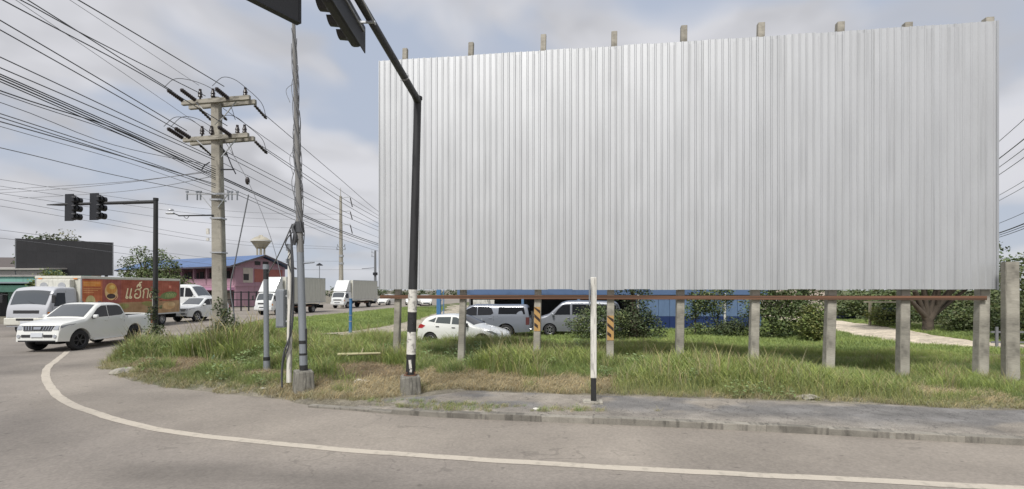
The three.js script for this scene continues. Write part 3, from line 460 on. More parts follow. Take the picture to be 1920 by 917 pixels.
// away from the viewer, behind the hoarding
function awayCable(pa, pb, r, label, mat, sag = .25) {
  const A = at(pa[0], pa[1], UP.z + (pa[2] ?? 1.1)), X = A.x, Zb = X * FOC / (pb[0] - 960), B = at(pb[0], pb[1], Zb), e = 62 - Zb, E = V(-12.1 + (X + 11.2) * .8, B.y + .9, -61);
  return single('overhead_cable', tube([A, A.clone().lerp(B, .5).add(V(0, -sag, 0)), B, B.clone().lerp(E, .5).add(V(0, -.15, 0)), E], r * .85, 60, 5), mat || M.cable, label, 'cable', 'power lines leading behind the hoarding');
}
nth = 0; const AWN = ['topmost', 'third', 'fourth', 'second', 'fifth', 'sixth'], aw = () => `${AWN[nth++]} from above of the power lines running from near pole to behind the hoarding`;
awayCable([487, 207], [706, 394], .016, aw(), M.cable, -.0); awayCable([491, 274], [706, 408], .016, aw(), M.cable, .12); awayCable([494, 279], [706, 417], .016, aw(), M.cable, .16); awayCable([418, 203, .3], [706, 402], .014, aw(), M.cable, .05); awayCable([415, 280, .2], [706, 424], .016, aw(), M.cable, .1); awayCable([415, 288, .2], [706, 431], .016, aw(), M.cable, .15);
nth = 0; const aw2 = () => `${ORD[nth++]} of the sagging telecom cables passing the steel pole to behind the hoarding`;
for (const [a, b, r] of [[[413, 303, .1], [706, 444], .012], [[413, 331, .1], [706, 456], .03], [[413, 334, .1], [706, 459], .025], [[413, 345, .1], [706, 463], .012], [[413, 351, .1], [706, 470], .014]]) awayCable(a, b, r, aw2(), M.cable, .18);
// distribution line of the far road
{ nth = 0; const p = () => `${ORD[nth++]} of the faint far cables crossing behind the near utility pole from the left`;
  for (const [y0, y1, x1] of [[335, 402, 640], [348, 412, 640], [362, 428, 640], [372, 464, 640], [385, 468, 640], [432, 490, 640], [448, 506, 703]]) { const A = at(-60, y0 - 8, 33), B = at(x1, y1, 72); const mid = A.clone().lerp(B, .5); mid.y -= .9; single('overhead_cable', tube([A.clone().add(V(-6, .3, 16)), A, mid, B], .014, 50, 5), M.cableGrey, p(), 'cable', 'faint cables of the far road'); }
  nth = 0; const c = () => `${ORD[nth++]} of the thin service wires slanting from near pole over the left signal mast`;
  for (const [a, b] of [[[408, 318], [90, 356]], [[402, 330], [196, 362]], [[400, 322], [60, 352]]]) single('overhead_cable', tube([at(a[0], a[1], 19.4), at((a[0] + b[0]) / 2, (a[1] + b[1]) / 2 + 4, 24), at(b[0], b[1], 30), at(b[0] - 160, b[1] + 10, 36)], .012, 30, 5), M.cableGrey, c(), 'cable', 'service wires over the far signal mast'); }
{ // cables beyond the right end of the hoarding
  nth = 0; let nth2 = 0; const lab = () => `${ORD[nth++]} from above of the thin cables beyond the right end of the hoarding`; const dir = V(.523, 0, -.852);
  for (const [y, h, r] of [[268, 8.6, .012], [300, 8, .02], [316, 7.8, .014], [330, 7.6, .014], [368, 7.2, .012], [378, 7.0, .012], [420, 6.4, .014], [438, 6.2, .035], [442, 6.15, .02], [446, 6.1, .02]]) { const Z = (h - EYE) * FOC / (543 - y), P = at(1870, y, Z); single('overhead_cable', tube([P.clone().addScaledVector(dir, -26), P.clone().addScaledVector(dir, -6), P, P.clone().addScaledVector(dir, 14), P.clone().addScaledVector(dir, 40)].map((v, k) => v.add(V(0, [.8, .08, 0, .1, .9][k], 0))), r, 40, 5), y > 415 ? M.cable : M.cableGrey, y > 430 ? `${ORD[nth2++]} of the thick black cables low beyond the right end of the hoarding` : lab(), 'cable', y > 430 ? 'thick cables right of the hoarding' : 'thin cables right of the hoarding'); }
}
{ // guy wires by the near pole
  const g = thing('guy_wire', 'guy wire with an egg insulator slanting down from the near utility pole', 'wire', [0, 0, 0]);
  part('wire', [tube([at(420, 262, 19.4), at(464, 338, 19.0), at(515, 470, 18), at(548, 640, 17.2)], .011, 40, 5)], M.cableGrey, g); part('egg_insulator', [new THREE.SphereGeometry(.1, 12, 8).scale(.8, 1.5, .8).translate(...at(464, 339, 19).toArray())], M.insulator, g);
  single('drop_cable', tube([at(466, 365, 19.2), at(455, 420, 19.2), at(441, 490, 19.1), at(432, 540, 19.1), at(440, 600, 19.1), at(440, 660, 19.1)], .022, 50, 6), M.cableGrey, 'grey drop cable curving down beside the near utility pole', 'cable');
  single('drop_cable', tube([at(548, 420, 12.2), at(534, 452, 12.4), at(518, 486, 13.4), at(503, 512, 14.3)], .014, 30, 6), M.cableGrey, 'thick dark cable looping from the steel pole to the slim grey pole', 'cable');
}
// far transmission pole, a second far pole and a park lamp
{
  const Z = 72, X = -24, t = thing('transmission_pole', 'very tall slender far pole with three angled arms above the trucks', 'utility pole', [X, 0, -Z]); const y = py => EYE + (543 - py) * Z / FOC;
  part('shaft', [rod(V(0, -.3, 0), V(-.1, y(368), 0), .36, .17, 10), rod(V(-.1, y(368), 0), V(-.1, y(352), 0), .05, .03, 6)], M.concrete, t);
  for (const [a, b] of [[371, 388], [397, 412], [422, 438]]) { part('arm', [bar(V(-.1, y(a), 0), V(1.25, y(a) + .12, 0), .1, .1)], M.galv, t); part('insulator_string', insulatorString(V(1.25, y(a), 0), V(1.55, y(b), 0), 8, .09), M.insulator, t); }
  for (const [dx, py] of [[-.5, 463], [.5, 463], [-.6, 469], [.55, 469]]) part('side_insulator', [rod(V(0, y(py), .1), V(dx, y(py) + .1, .1), .05), ...pinInsulator(V(dx, y(py), .1), .35)], M.greyPaint, t);
  parts('steel_band', [rod(V(0, y(478), 0), V(0, y(482), 0), .33, .33, 10), rod(V(0, y(492), 0), V(0, y(496), 0), .34, .34, 10)], M.galv, t);
}
{
  const Z = 100, X = (703.5 - 960) * Z / 960, t = thing('utility_pole', 'distant dark pole beside the left edge of the hoarding', 'utility pole', [X, 0, -Z]); const y = py => EYE + (543 - py) * Z / FOC;
  part('shaft', [rod(V(0, -.3, 0), V(0, y(470), 0), .3, .2, 8)], M.cableGrey, t); part('side_insulator', [rod(V(-.7, y(474), 0), V(0, y(474), 0), .06), rod(V(-.7, y(481), 0), V(0, y(481), 0), .06), ...pinInsulator(V(-.65, y(475), 0), .5), ...pinInsulator(V(-.65, y(482), 0), .5)], M.greyPaint, t); part('transformer', [rod(V(0, y(516), 0), V(0, y(511), 0), .45, .45, 10)], M.steelDark, t); part('arm', [rod(V(-2.6, y(504), 0), V(0, y(502), 0), .05)], M.steelDark, t);
}
{
  const Z = 90, X = (599 - 960) * Z / 960, t = thing('park_lamp', 'small far lamp post with a pyramid shaped cap above the trucks', 'lamp post', [X, 0, -Z]); const y = py => EYE + (543 - py) * Z / FOC;
  part('post', [rod(V(0, -.3, 0), V(0, y(499), 0), .09, .06, 8)], M.greyPaint, t); part('cap', [new THREE.ConeGeometry(.62, .42, 10).translate(0, y(495), 0), rod(V(0, y(498), 0), V(0, y(497), 0), .5, .6, 10)], M.steelDark, t);
}

// ---------------------------------------------------------------- vehicles
// a monotone-ish smooth polyline through [x, y] pairs
function profile(pts) { return x => { if (x <= pts[0][0]) return pts[0][1]; for (let k = 0; k < pts.length - 1; k++) if (x <= pts[k + 1][0]) return mix(pts[k][1], pts[k + 1][1], (x - pts[k][0]) / (pts[k + 1][0] - pts[k][0])); return pts[pts.length - 1][1]; }; }
function smoothProfile(pts, r = .05) { const f = profile(pts), L = pts[pts.length - 1][0]; return x => { let s = 0; for (let k = -3; k <= 3; k++) s += f(clamp(x + k * r * Math.min(1, x * 6 + .04, (L - x) * 6 + .04) / 3, 0, L)); return s / 7; }; }
const carForms = new Map();
function carForm(s) {
  const top = smoothProfile(s.top, s.soft ?? .07), L = s.L, hw = s.W / 2, H = Math.max(...s.top.map(p => p[1]));
  const plan = x => 1 - (s.nose ?? .13) * (1 - clamp(x / (s.noseL ?? .75))) ** 2.2 - (s.tail ?? .07) * (1 - clamp((L - x) / .5)) ** 2.2;
  const side = y => { const b = s.belt; if (y < .5) return mix(.94, .995, y / .5); if (y < b) return mix(.995, .975, clamp((y - .72) / (b - .72))) + .005 * Math.sin(clamp((y - .5) / (b - .5)) * Math.PI); return .975 - (s.tumble ?? .17) * ((y - b) / (H - b)) ** 1.15; };
  const w = (x, y) => hw * plan(x) * side(y);
  const bottom = x => { let y = s.low + (s.lowNose ?? .04) * (1 - clamp(x / .5)) + .05 * (1 - clamp((L - x) / .6)); for (const c of s.wheels) { const d = Math.abs(x - c); if (d < s.arch) y = Math.max(y, s.R * .95 + Math.sqrt(s.arch ** 2 - d * d)); } return y; };
  const crown = x => (s.crown ?? .035);
  const topY = (x, z) => { const yt = top(x), wt = w(x, yt); return yt - crown(x) * Math.min(1, Math.abs(z / wt)) ** 2 - .02 * Math.min(1, Math.abs(z / wt)) ** 8; };
  const frontX = y => { for (let x = 0; x < L * .5; x += .005) if (top(x) >= y) return x; return L * .5; };
  const rearX = y => { for (let x = L; x > L * .5; x -= .005) if (top(x) >= y) return x; return L * .5; };
  return { top, w, bottom, topY, frontX, rearX, L, H };
}
function carBody(s, f) {
  const xs = new Set(); for (let k = 0; k <= 70; k++) xs.add(+(s.L * k / 70).toFixed(3)); for (const p of s.top) xs.add(p[0]); for (let k = 0; k < 14; k++) { xs.add(+(.012 * k).toFixed(3)); xs.add(+(s.L - .012 * k).toFixed(3)); }
  for (const c of s.wheels) for (let k = 0; k <= 18; k++) xs.add(+(c - s.arch * Math.cos(Math.PI * k / 18)).toFixed(3));
  if (s.bed) xs.add(s.bed[0] - .03), xs.add(s.bed[0]), xs.add(s.bed[1]), xs.add(s.bed[1] + .03);
  const st = [...xs].filter(x => x >= 0 && x <= s.L).sort((a, b) => a - b), m = 12, rings = [];
  for (const x of st) {
    const yt = f.top(x), yb = Math.min(f.bottom(x), yt - .05), half = [[0, yb], [f.w(x, yb) * .9, yb]]; const r = Math.min(.10, (yt - yb) * .4), wt = f.w(x, yt);
    for (let j = 0; j <= m; j++) { const y = mix(yb + .01, yt - r - .055, j / m); half.push([f.w(x, y), y]); }
    const w0 = f.w(x, yt - r - .055); half.push([mix(w0, wt, .45) - .012, yt - r * .45 - .055], [wt - r * .35, f.topY(x, wt - r * .35)]);
    const open = s.bed && x >= s.bed[0] && x <= s.bed[1];
    for (const k of [.9, .86, .7, .5, .25, 0]) { const z = wt * k; half.push([z, open && k < .88 ? s.bed[2] : f.topY(x, z)]); }
    rings.push(half);
  }
  const n = rings[0].length, p = [], idx = []; const X = x => s.L / 2 - x;
  for (const sgn of [1, -1]) { const base = p.length / 3; rings.forEach((h, i) => h.forEach(([z, y]) => p.push(X(st[i]), y, z * sgn))); for (let i = 0; i < rings.length - 1; i++) for (let j = 0; j < n - 1; j++) { const a = base + i * n + j, b = a + n; if (sgn > 0) idx.push(a, a + 1, b, b, a + 1, b + 1); else idx.push(a, b, a + 1, b, b + 1, a + 1); }
    for (const i of [0, rings.length - 1]) { const o = base + i * n; for (let j = 1; j < n - 1; j++) { const flip = (i === 0) === (sgn > 0); if (flip) idx.push(o, o + j + 1, o + j); else idx.push(o, o + j, o + j + 1); } } }
  const g = new THREE.BufferGeometry(); g.setAttribute('position', new THREE.Float32BufferAttribute(p, 3)); g.setIndex(idx); g.computeVertexNormals(); return toCreasedNormals(g, .75);
}
const lift = .009;
function sidePatch(s, f, pts, sgn, off = lift) { // polygon [x, y] lying on the flank
  const sh = new THREE.Shape(pts.map(p => new THREE.Vector2(p[0], p[1]))), g0 = new THREE.ShapeGeometry(sh, 6); const g = g0.toNonIndexed(), q = g.attributes.position;
  for (let i = 0; i < q.count; i++) { const x = q.getX(i), y = q.getY(i); q.setXYZ(i, s.L / 2 - x, y, sgn * (f.w(x, y) + off)); }
  g.computeVertexNormals(); return g;
}
function topPatch(s, f, x0, x1, k0, k1 = k0, off = lift) { // screen or rear glass between two stations
  const N = 10, K = 8, p = [], idx = []; for (let i = 0; i <= N; i++) { const x = mix(x0, x1, i / N), y = f.top(x), w = f.w(x, y) * mix(k0, k1, i / N), e = .01, sl = (f.top(x + e) - f.top(x - e)) / (2 * e), nl = Math.hypot(1, sl); for (let j = 0; j <= K; j++) { const z = (j / K * 2 - 1) * w; p.push(s.L / 2 - x + sl / nl * off, f.topY(x, z) + off / nl, z); } } for (let i = 0; i < N; i++) for (let j = 0; j < K; j++) { const a = i * (K + 1) + j, b = a + K + 1; idx.push(a, a + 1, b, b, a + 1, b + 1); } const g = new THREE.BufferGeometry(); g.setAttribute('position', new THREE.Float32BufferAttribute(p, 3)); g.setIndex(idx); g.computeVertexNormals(); return g;
}
function endPatch(s, f, pts, rear = false, off = .008) { // polygon [z, y] on the nose or the tail, a few cm thick
  const sh = new THREE.Shape(pts.map(p => new THREE.Vector2(p[0], p[1]))), g = new THREE.ExtrudeGeometry(sh, { depth: .02, bevelEnabled: false, curveSegments: 8 }), q = g.attributes.position;
  for (let i = 0; i < q.count; i++) { const z = q.getX(i), y = q.getY(i), d = q.getZ(i); const x0 = rear ? f.rearX(y + .02) : f.frontX(y + .02), bow = .10 * (z / (s.W / 2)) ** 2 * (s.noBow ? 0 : .3); q.setXYZ(i, rear ? s.L / 2 - x0 - off - d + .02 : s.L / 2 - x0 + off + d - .02 - bow * 0, y, z * (rear ? 1 : 1)); }
  g.computeVertexNormals(); return g;
}
const rect = (x0, y0, x1, y1) => [[x0, y0], [x1, y0], [x1, y1], [x0, y1]];
const circ = (x, y, r, n = 14) => [...Array(n)].map((_, k) => [x + r * Math.cos(k / n * 6.283), y + r * Math.sin(k / n * 6.283)]);
const wheelGeos = new Map();
function wheel(parent, R, W, x, z, out, turn = 0, spokes = 6, dark = false, rimK = .66) {
  const key = `${R},${W},${spokes},${rimK}`; if (!wheelGeos.has(key)) {
    const h = W / 2, rim = R * rimK, pr = [[rim * .94, -h * .86], [R * .86, -h], [R * .97, -h * .82], [R, -h * .45], [R, h * .45], [R * .97, h * .82], [R * .86, h], [rim * .94, h * .86]].map(a => new THREE.Vector2(...a));
    const ty = new THREE.LatheGeometry(pr, 32).rotateX(Math.PI / 2); const rg = [new THREE.LatheGeometry([[rim, -h * .9], [rim * 1.02, h * .88], [rim * .9, h * .9], [rim * .86, h * .5]].map(a => new THREE.Vector2(...a)), 28).rotateX(Math.PI / 2), new THREE.CylinderGeometry(rim * .24, rim * .28, .05, 14).rotateX(Math.PI / 2).translate(0, 0, h * .72)];
    for (let k = 0; k < spokes; k++) { const a = k / spokes * 6.283; rg.push(bx(rim * .78, rim * .17, .035, rim * .52, 0, h * .68).rotateZ(a)); }
    wheelGeos.set(key, { ty, rim: merge(rg), disc: new THREE.CylinderGeometry(rim, rim, .02, 24).rotateX(Math.PI / 2).translate(0, 0, h * .2) });
  }
  const g = wheelGeos.get(key), w = new THREE.Group(); w.name = 'wheel'; w.position.set(x, R, z); w.rotation.y = (out > 0 ? 0 : Math.PI) + turn; parent.add(w);
  part('tyre', g.ty, M.tyre, w); part('rim', g.rim, dark ? M.rimDark : M.rim, w); part('brake_disc', g.disc, M.under, w); return w;
}
function carBase(label, s, paint, o = {}) {
  const f = carForm(s), t = thing(o.name || 'car', label, o.category || 'car', [0, 0, 0], 0, o.group);
  if (!carForms.has(s)) carForms.set(s, carBody(s, f));
  part('body', carForms.get(s), paint, t);
  part('underbody', [bx(s.L * .9, .25, s.W * .74, 0, s.low + .14, 0), ...s.wheels.map(c => bx(s.arch * 1.9, s.arch * .9, s.W * .5, s.L / 2 - c, s.R + .1, 0))], M.under, t);
  for (const c of s.wheels) for (const sg of [1, -1]) wheel(t, s.R, s.tw || .22, s.L / 2 - c, sg * (s.W / 2 - (s.tw || .22) / 2 - .012), sg, c === s.wheels[0] ? (o.steer || 0) : 0, o.spokes || 6, o.darkRim);
  part('windscreen', topPatch(s, f, ...s.screen), o.screenMat || M.screenGlass, t); if (s.rearGlass) part('rear_window', topPatch(s, f, ...s.rearGlass), M.glass, t);
  for (const sg of [1, -1]) { for (const win of s.side) part('side_window', sidePatch(s, f, win, sg), o.sideMat || M.glass, t); for (const ln of s.seams || []) part('door_seam', sidePatch(s, f, rect(ln[0] - .006, ln[1], ln[0] + .006, ln[2]), sg, .003), M.seam, t);
    for (const hd of s.handles || []) part('door_handle', [rbx(.17, .035, .03, s.L / 2 - hd[0], hd[1], sg * (f.w(hd[0], hd[1]) + .016), .012)], o.handleMat || paint, t);
    if (s.mirror) { const [x, y] = s.mirror, m = part('mirror', [rbx(.12, .15, .2, s.L / 2 - x, y, sg * (f.w(x, y) + .14), .05, 3)], o.mirrorMat || paint, t); part('stalk', [bx(.06, .05, .14, s.L / 2 - x, y - .07, sg * (f.w(x, y) + .03))], M.blackPlastic, m); } }
  return { t, f };
}
// --- double cab pickups
const PICK = { L: 5.25, W: 1.86, low: .38, R: .40, arch: .49, wheels: [.92, 3.95], tw: .26, belt: 1.2, tumble: .17, nose: .15, noseL: .9, soft: .06, crown: .03,
  top: [[0, .60], [.015, .72], [.05, .95], [.10, 1.06], [.2, 1.13], [.6, 1.20], [1.2, 1.28], [1.92, 1.80], [2.2, 1.88], [2.95, 1.88], [3.26, 1.80], [3.44, 1.36], [3.50, 1.29], [5.2, 1.32], [5.25, 1.22]],
  screen: [1.27, 1.96, .84, .86], bed: [3.62, 5.14, .82], mirror: [1.55, 1.32], handles: [[2.25, 1.12], [3.12, 1.14]], seams: [[1.42, .5, 1.24], [2.405, .45, 1.24], [3.3, 1.0, 1.26], [3.52, .5, 1.26]],
  side: [[[1.46, 1.27], [2.385, 1.29], [2.385, 1.755], [2.12, 1.745], [1.86, 1.62]], [[2.425, 1.292], [3.14, 1.32], [3.29, 1.40], [3.19, 1.66], [3.04, 1.745], [2.425, 1.757]]] };
function pickupNose(t, s, f, o = {}) {
  const g = part('grille', endPatch(s, f, [[-.52, .84], [.52, .84], [.62, 1.03], [-.62, 1.03]], false, .03), M.blackPlastic, t);
  for (const sg of [1, -1]) { for (let k = 0; k < 4; k++) part('grille_slat', endPatch(s, f, [[sg * (.2 + k * .1), .86], [sg * (.225 + k * .1), .86], [sg * (.265 + k * .1), 1.01], [sg * (.235 + k * .1), 1.01]], false, .042), M.chrome, g); }
  part('badge', endPatch(s, f, [[-.13, .89], [.13, .89], [.15, .99], [-.15, .99]], false, .05), M.chrome, t);
  for (const sg of [1, -1]) { part('headlight', [endPatch(s, f, [[sg * .58, .88], [sg * .78, .88], [sg * .77, 1.04], [sg * .64, 1.04]], false, .02), sidePatch(s, f, [[.08, .92], [.5, 1.01], [.72, 1.08], [.5, 1.08], [.10, 1.03]], sg, .012)], M.lampGlass, t); part('fog_lamp', endPatch(s, f, circ(sg * .68, .63, .065), false, .03), M.lampGlass, t); part('bumper_intake', endPatch(s, f, rect(sg * .25, .59, sg * .58, .69), false, .025), M.blackPlastic, t); }
  part('licence_plate', endPatch(s, f, rect(-.22, .60, .22, .76), false, .04), M.plate, t); part('lower_guard', endPatch(s, f, rect(-.7, .42, .7, .47), false, .02), M.blackPlastic, t);
  for (const sg of [1, -1]) { part('tail_lamp', sidePatch(s, f, rect(s.L - .22, .8, s.L - .03, 1.2), sg, .006), o.tail || M.tailRed, t); part('side_step', [rbx(1.75, .06, .12, s.L / 2 - 2.42, .36, sg * (s.W / 2 - .04), .02)], o.step || M.carWhite, t); }
  part('rear_bumper', [rbx(.16, .18, s.W * .9, -s.L / 2 - .03, .52, 0, .04)], M.chrome, t);
}
{
  const { t, f } = carBase('white double cab pickup turning at the corner in front of the red truck', PICK, M.carWhite, { name: 'pickup_truck', category: 'pickup', steer: -.18, spokes: 6, darkRim: true, mirrorMat: M.carWhiteB });
  pickupNose(t, PICK, f); part('antenna', [rod(V(.4, 1.84, .1), V(.32, 1.93, .1), .02)], M.blackPlastic, t); part('roof_fin', [rbx(.16, .06, .05, -.45, 1.88, 0, .02)], M.blackPlastic, t);
  part('bed_liner', [bx(1.45, .02, 1.3, PICK.L / 2 - 4.38, .835, 0), bx(.02, .42, 1.36, PICK.L / 2 - 3.66, 1.05, 0), bx(1.45, .43, .02, PICK.L / 2 - 4.38, 1.05, .70), bx(1.45, .43, .02, PICK.L / 2 - 4.38, 1.05, -.70), bx(.02, .42, 1.36, PICK.L / 2 - 5.11, 1.05, 0)], M.blackPlastic, t);
  t.position.set(-18.85, 0, -22.95); t.rotation.y = -Math.PI / 2 + .02; t.scale.setScalar(1.03);
}
{ // silver pickup with a canopy, behind the hatchback
  const SP = { ...PICK, bed: null, top: [...PICK.top.slice(0, 10), [3.5, 1.87], [4.9, 1.88], [5.1, 1.80], [5.22, 1.2], [5.25, 1.0]], rearGlass: [5.11, 5.20, .8, .84], side: [...PICK.side, [[3.55, 1.36], [5.0, 1.36], [4.92, 1.72], [3.57, 1.74]]], seams: [...PICK.seams, [3.42, .6, 1.7]] };
  const { t, f } = carBase('silver pickup with a closed canopy parked behind the white hatchback', SP, M.carGrey, { name: 'pickup_truck', category: 'pickup' }); pickupNose(t, SP, f, { step: M.blackPlastic, tail: std({ color: C(.10, .03, .03), roughness: .3 }) });
  const X = -1.55, Z = 28.4; t.position.set(X, gh(X, Z), -Z); t.rotation.y = Math.PI - .12;
}
// --- hatchback
const HATCH = { L: 4.1, W: 1.74, low: .22, R: .315, arch: .385, wheels: [.82, 3.37], tw: .2, belt: .95, tumble: .2, nose: .2, noseL: .9, soft: .10, crown: .04,
  top: [[0, .48], [.02, .56], [.08, .66], [.25, .78], [.6, .90], [1.0, .98], [1.2, 1.02], [2.0, 1.42], [2.4, 1.49], [2.95, 1.485], [3.5, 1.42], [3.72, 1.32], [3.93, 1.02], [4.03, .86], [4.07, .7], [4.1, .5]],
  screen: [1.28, 2.0, .83, .85], rearGlass: [3.55, 3.9, .74, .78], mirror: [1.52, 1.05], handles: [[2.2, .90], [3.0, .93]], seams: [[1.45, .36, .98], [2.36, .32, 1.0], [3.16, .6, 1.02]],
  side: [[[1.5, 1.03], [2.30, 1.06], [2.30, 1.37], [2.12, 1.365], [1.95, 1.30]], [[2.38, 1.065], [3.12, 1.10], [3.05, 1.355], [2.38, 1.375]], [[3.18, 1.12], [3.52, 1.17], [3.12, 1.34]]] };
function hatchEnds(t, s, f) {
  part('grille', endPatch(s, f, [[-.42, .30], [.42, .30], [.5, .44], [-.5, .44]], false, .012), M.blackPlastic, t); part('upper_grille', endPatch(s, f, [[-.4, .60], [.4, .60], [.36, .64], [-.36, .64]], false, .012), M.blackPlastic, t); part('licence_plate', endPatch(s, f, rect(-.2, .44, .2, .54), false, .02), M.plate, t);
  for (const sg of [1, -1]) { part('headlight', [endPatch(s, f, [[sg * .45, .60], [sg * .68, .61], [sg * .66, .70], [sg * .5, .67]], false, .006), sidePatch(s, f, [[.10, .58], [.42, .70], [.62, .81], [.36, .79], [.12, .68]], sg, .012)], M.lampGlass, t); part('fog_lamp', [endPatch(s, f, [[sg * .56, .30], [sg * .72, .34], [sg * .7, .46], [sg * .6, .40]], false, .012), sidePatch(s, f, [[.05, .36], [.28, .40], [.2, .48], [.05, .5]], sg, .01)], M.blackPlastic, t);
    part('tail_lamp', [sidePatch(s, f, [[3.62, .96], [3.78, .84], [4.0, .84], [3.98, .96], [3.86, 1.04]], sg, .01), endPatch(s, f, [[sg * .45, .84], [sg * .72, .84], [sg * .66, .98], [sg * .5, .96]], true)], M.tailRed, t); }
  part('rear_plate', endPatch(s, f, rect(-.2, .66, .2, .76), true), M.plate, t);
}
{
  const { t, f } = carBase('white hatchback parked on the grass behind the hoarding posts', HATCH, M.carWhite, { steer: -.1, spokes: 8, mirrorMat: M.blackPlastic, handleMat: M.blackPlastic, screenMat: M.glass, sideMat: phy({ color: C(.09, .10, .10), roughness: .08 }) }); hatchEnds(t, HATCH, f);
  const X = -2.2, Z = 23.7; t.position.set(X, gh(X, Z) + .02, -Z); t.rotation.y = -.34;
  const far = [['white hatchback far off on the road beyond the second box truck', -20.4, 84, -1.75], ['pale hatchback far off beneath the left end of the hoarding', -16.3, 84, -1.5], ['white hatchback far off between the banded mast and the blue gate post', -13.6, 80, -1.3]];
  for (const [lab, x, z, a] of far) { const o = copyOf(t, lab, [x, 0, -z], a, 'far traffic'); o.scale.set(1.1, 1.15, 1.1); }
}
// --- white sport utility wagon
{
  const SUV = { ...PICK, L: 4.8, bed: null, wheels: [.92, 3.75], top: [...PICK.top.slice(0, 10), [3.9, 1.83], [4.45, 1.62], [4.68, 1.2], [4.76, .9], [4.8, .6]], rearGlass: [4.4, 4.62, .78, .8], seams: [[1.62, .5, 1.14], [2.68, .45, 1.14], [3.5, .95, 1.16]], side: [PICK.side[0], [[2.425, 1.29], [3.3, 1.32], [3.28, 1.74], [2.425, 1.755]], [[3.38, 1.33], [4.3, 1.38], [4.1, 1.66], [3.38, 1.73]]] };
  const { t, f } = carBase('white sport utility car coming out from behind the utility pole', SUV, M.carWhiteB, { spokes: 6 }); pickupNose(t, SUV, f); t.position.set(-25.3, 0, -41.6); t.rotation.y = -Math.PI / 2 - .12;
}
// --- vans
const VAN = { L: 4.95, W: 1.82, low: .26, R: .33, arch: .4, wheels: [.95, 3.7], tw: .21, belt: 1.12, tumble: .14, nose: .14, noseL: .7, soft: .10, crown: .05,
  top: [[0, .55], [.03, .75], [.12, .93], [.3, 1.05], [.85, 1.22], [1.55, 1.86], [1.9, 1.97], [2.6, 1.99], [4.6, 1.95], [4.82, 1.75], [4.92, 1.0], [4.95, .5]],
  screen: [.92, 1.56, .85, .87], rearGlass: [4.80, 4.88, .76, .8], mirror: [1.15, 1.2], handles: [[2.0, 1.02]], seams: [[1.1, .4, 1.1], [2.15, .35, 1.85], [3.3, .5, 1.85]],
  side: [[[1.2, 1.19], [2.08, 1.2], [2.08, 1.76], [1.68, 1.74], [1.42, 1.5]], [[2.2, 1.2], [3.24, 1.2], [3.24, 1.76], [2.2, 1.77]], [[3.36, 1.2], [4.62, 1.22], [4.58, 1.72], [3.36, 1.76]]] };
function vanEnds(t, s, f) { part('grille', endPatch(s, f, rect(-.45, .62, .45, .74)), M.blackPlastic, t); part('bumper_intake', endPatch(s, f, rect(-.55, .36, .55, .46)), M.blackPlastic, t); for (const sg of [1, -1]) { part('headlight', [endPatch(s, f, rect(sg * .5, .74, sg * .76, .92), false, .004), sidePatch(s, f, [[.06, .8], [.3, .85], [.42, .98], [.2, .96]], sg, .01)], M.lampGlass, t); part('tail_lamp', sidePatch(s, f, rect(4.72, .8, 4.88, 1.2), sg), M.tailRed, t); } part('licence_plate', endPatch(s, f, rect(-.2, .46, .2, .56), false, .02), M.plate, t); }
{
  const a = carBase('silver minivan parked half behind the leafy bush', VAN, M.carSilver, { name: 'van', category: 'van' }); vanEnds(a.t, VAN, a.f); { const X = 3.75, Z = 29.3; a.t.position.set(X, gh(X, Z), -Z); a.t.rotation.y = Math.PI - .15; }
  const b = carBase('white high roof van half hidden behind the rear of the red snack truck', VAN, M.carWhiteB, { name: 'van', category: 'van' }); vanEnds(b.t, VAN, b.f); b.t.position.set(-31.3, 0, -49.5); b.t.rotation.y = -.12; b.t.scale.set(1.1, 1.52, 1.1);
}
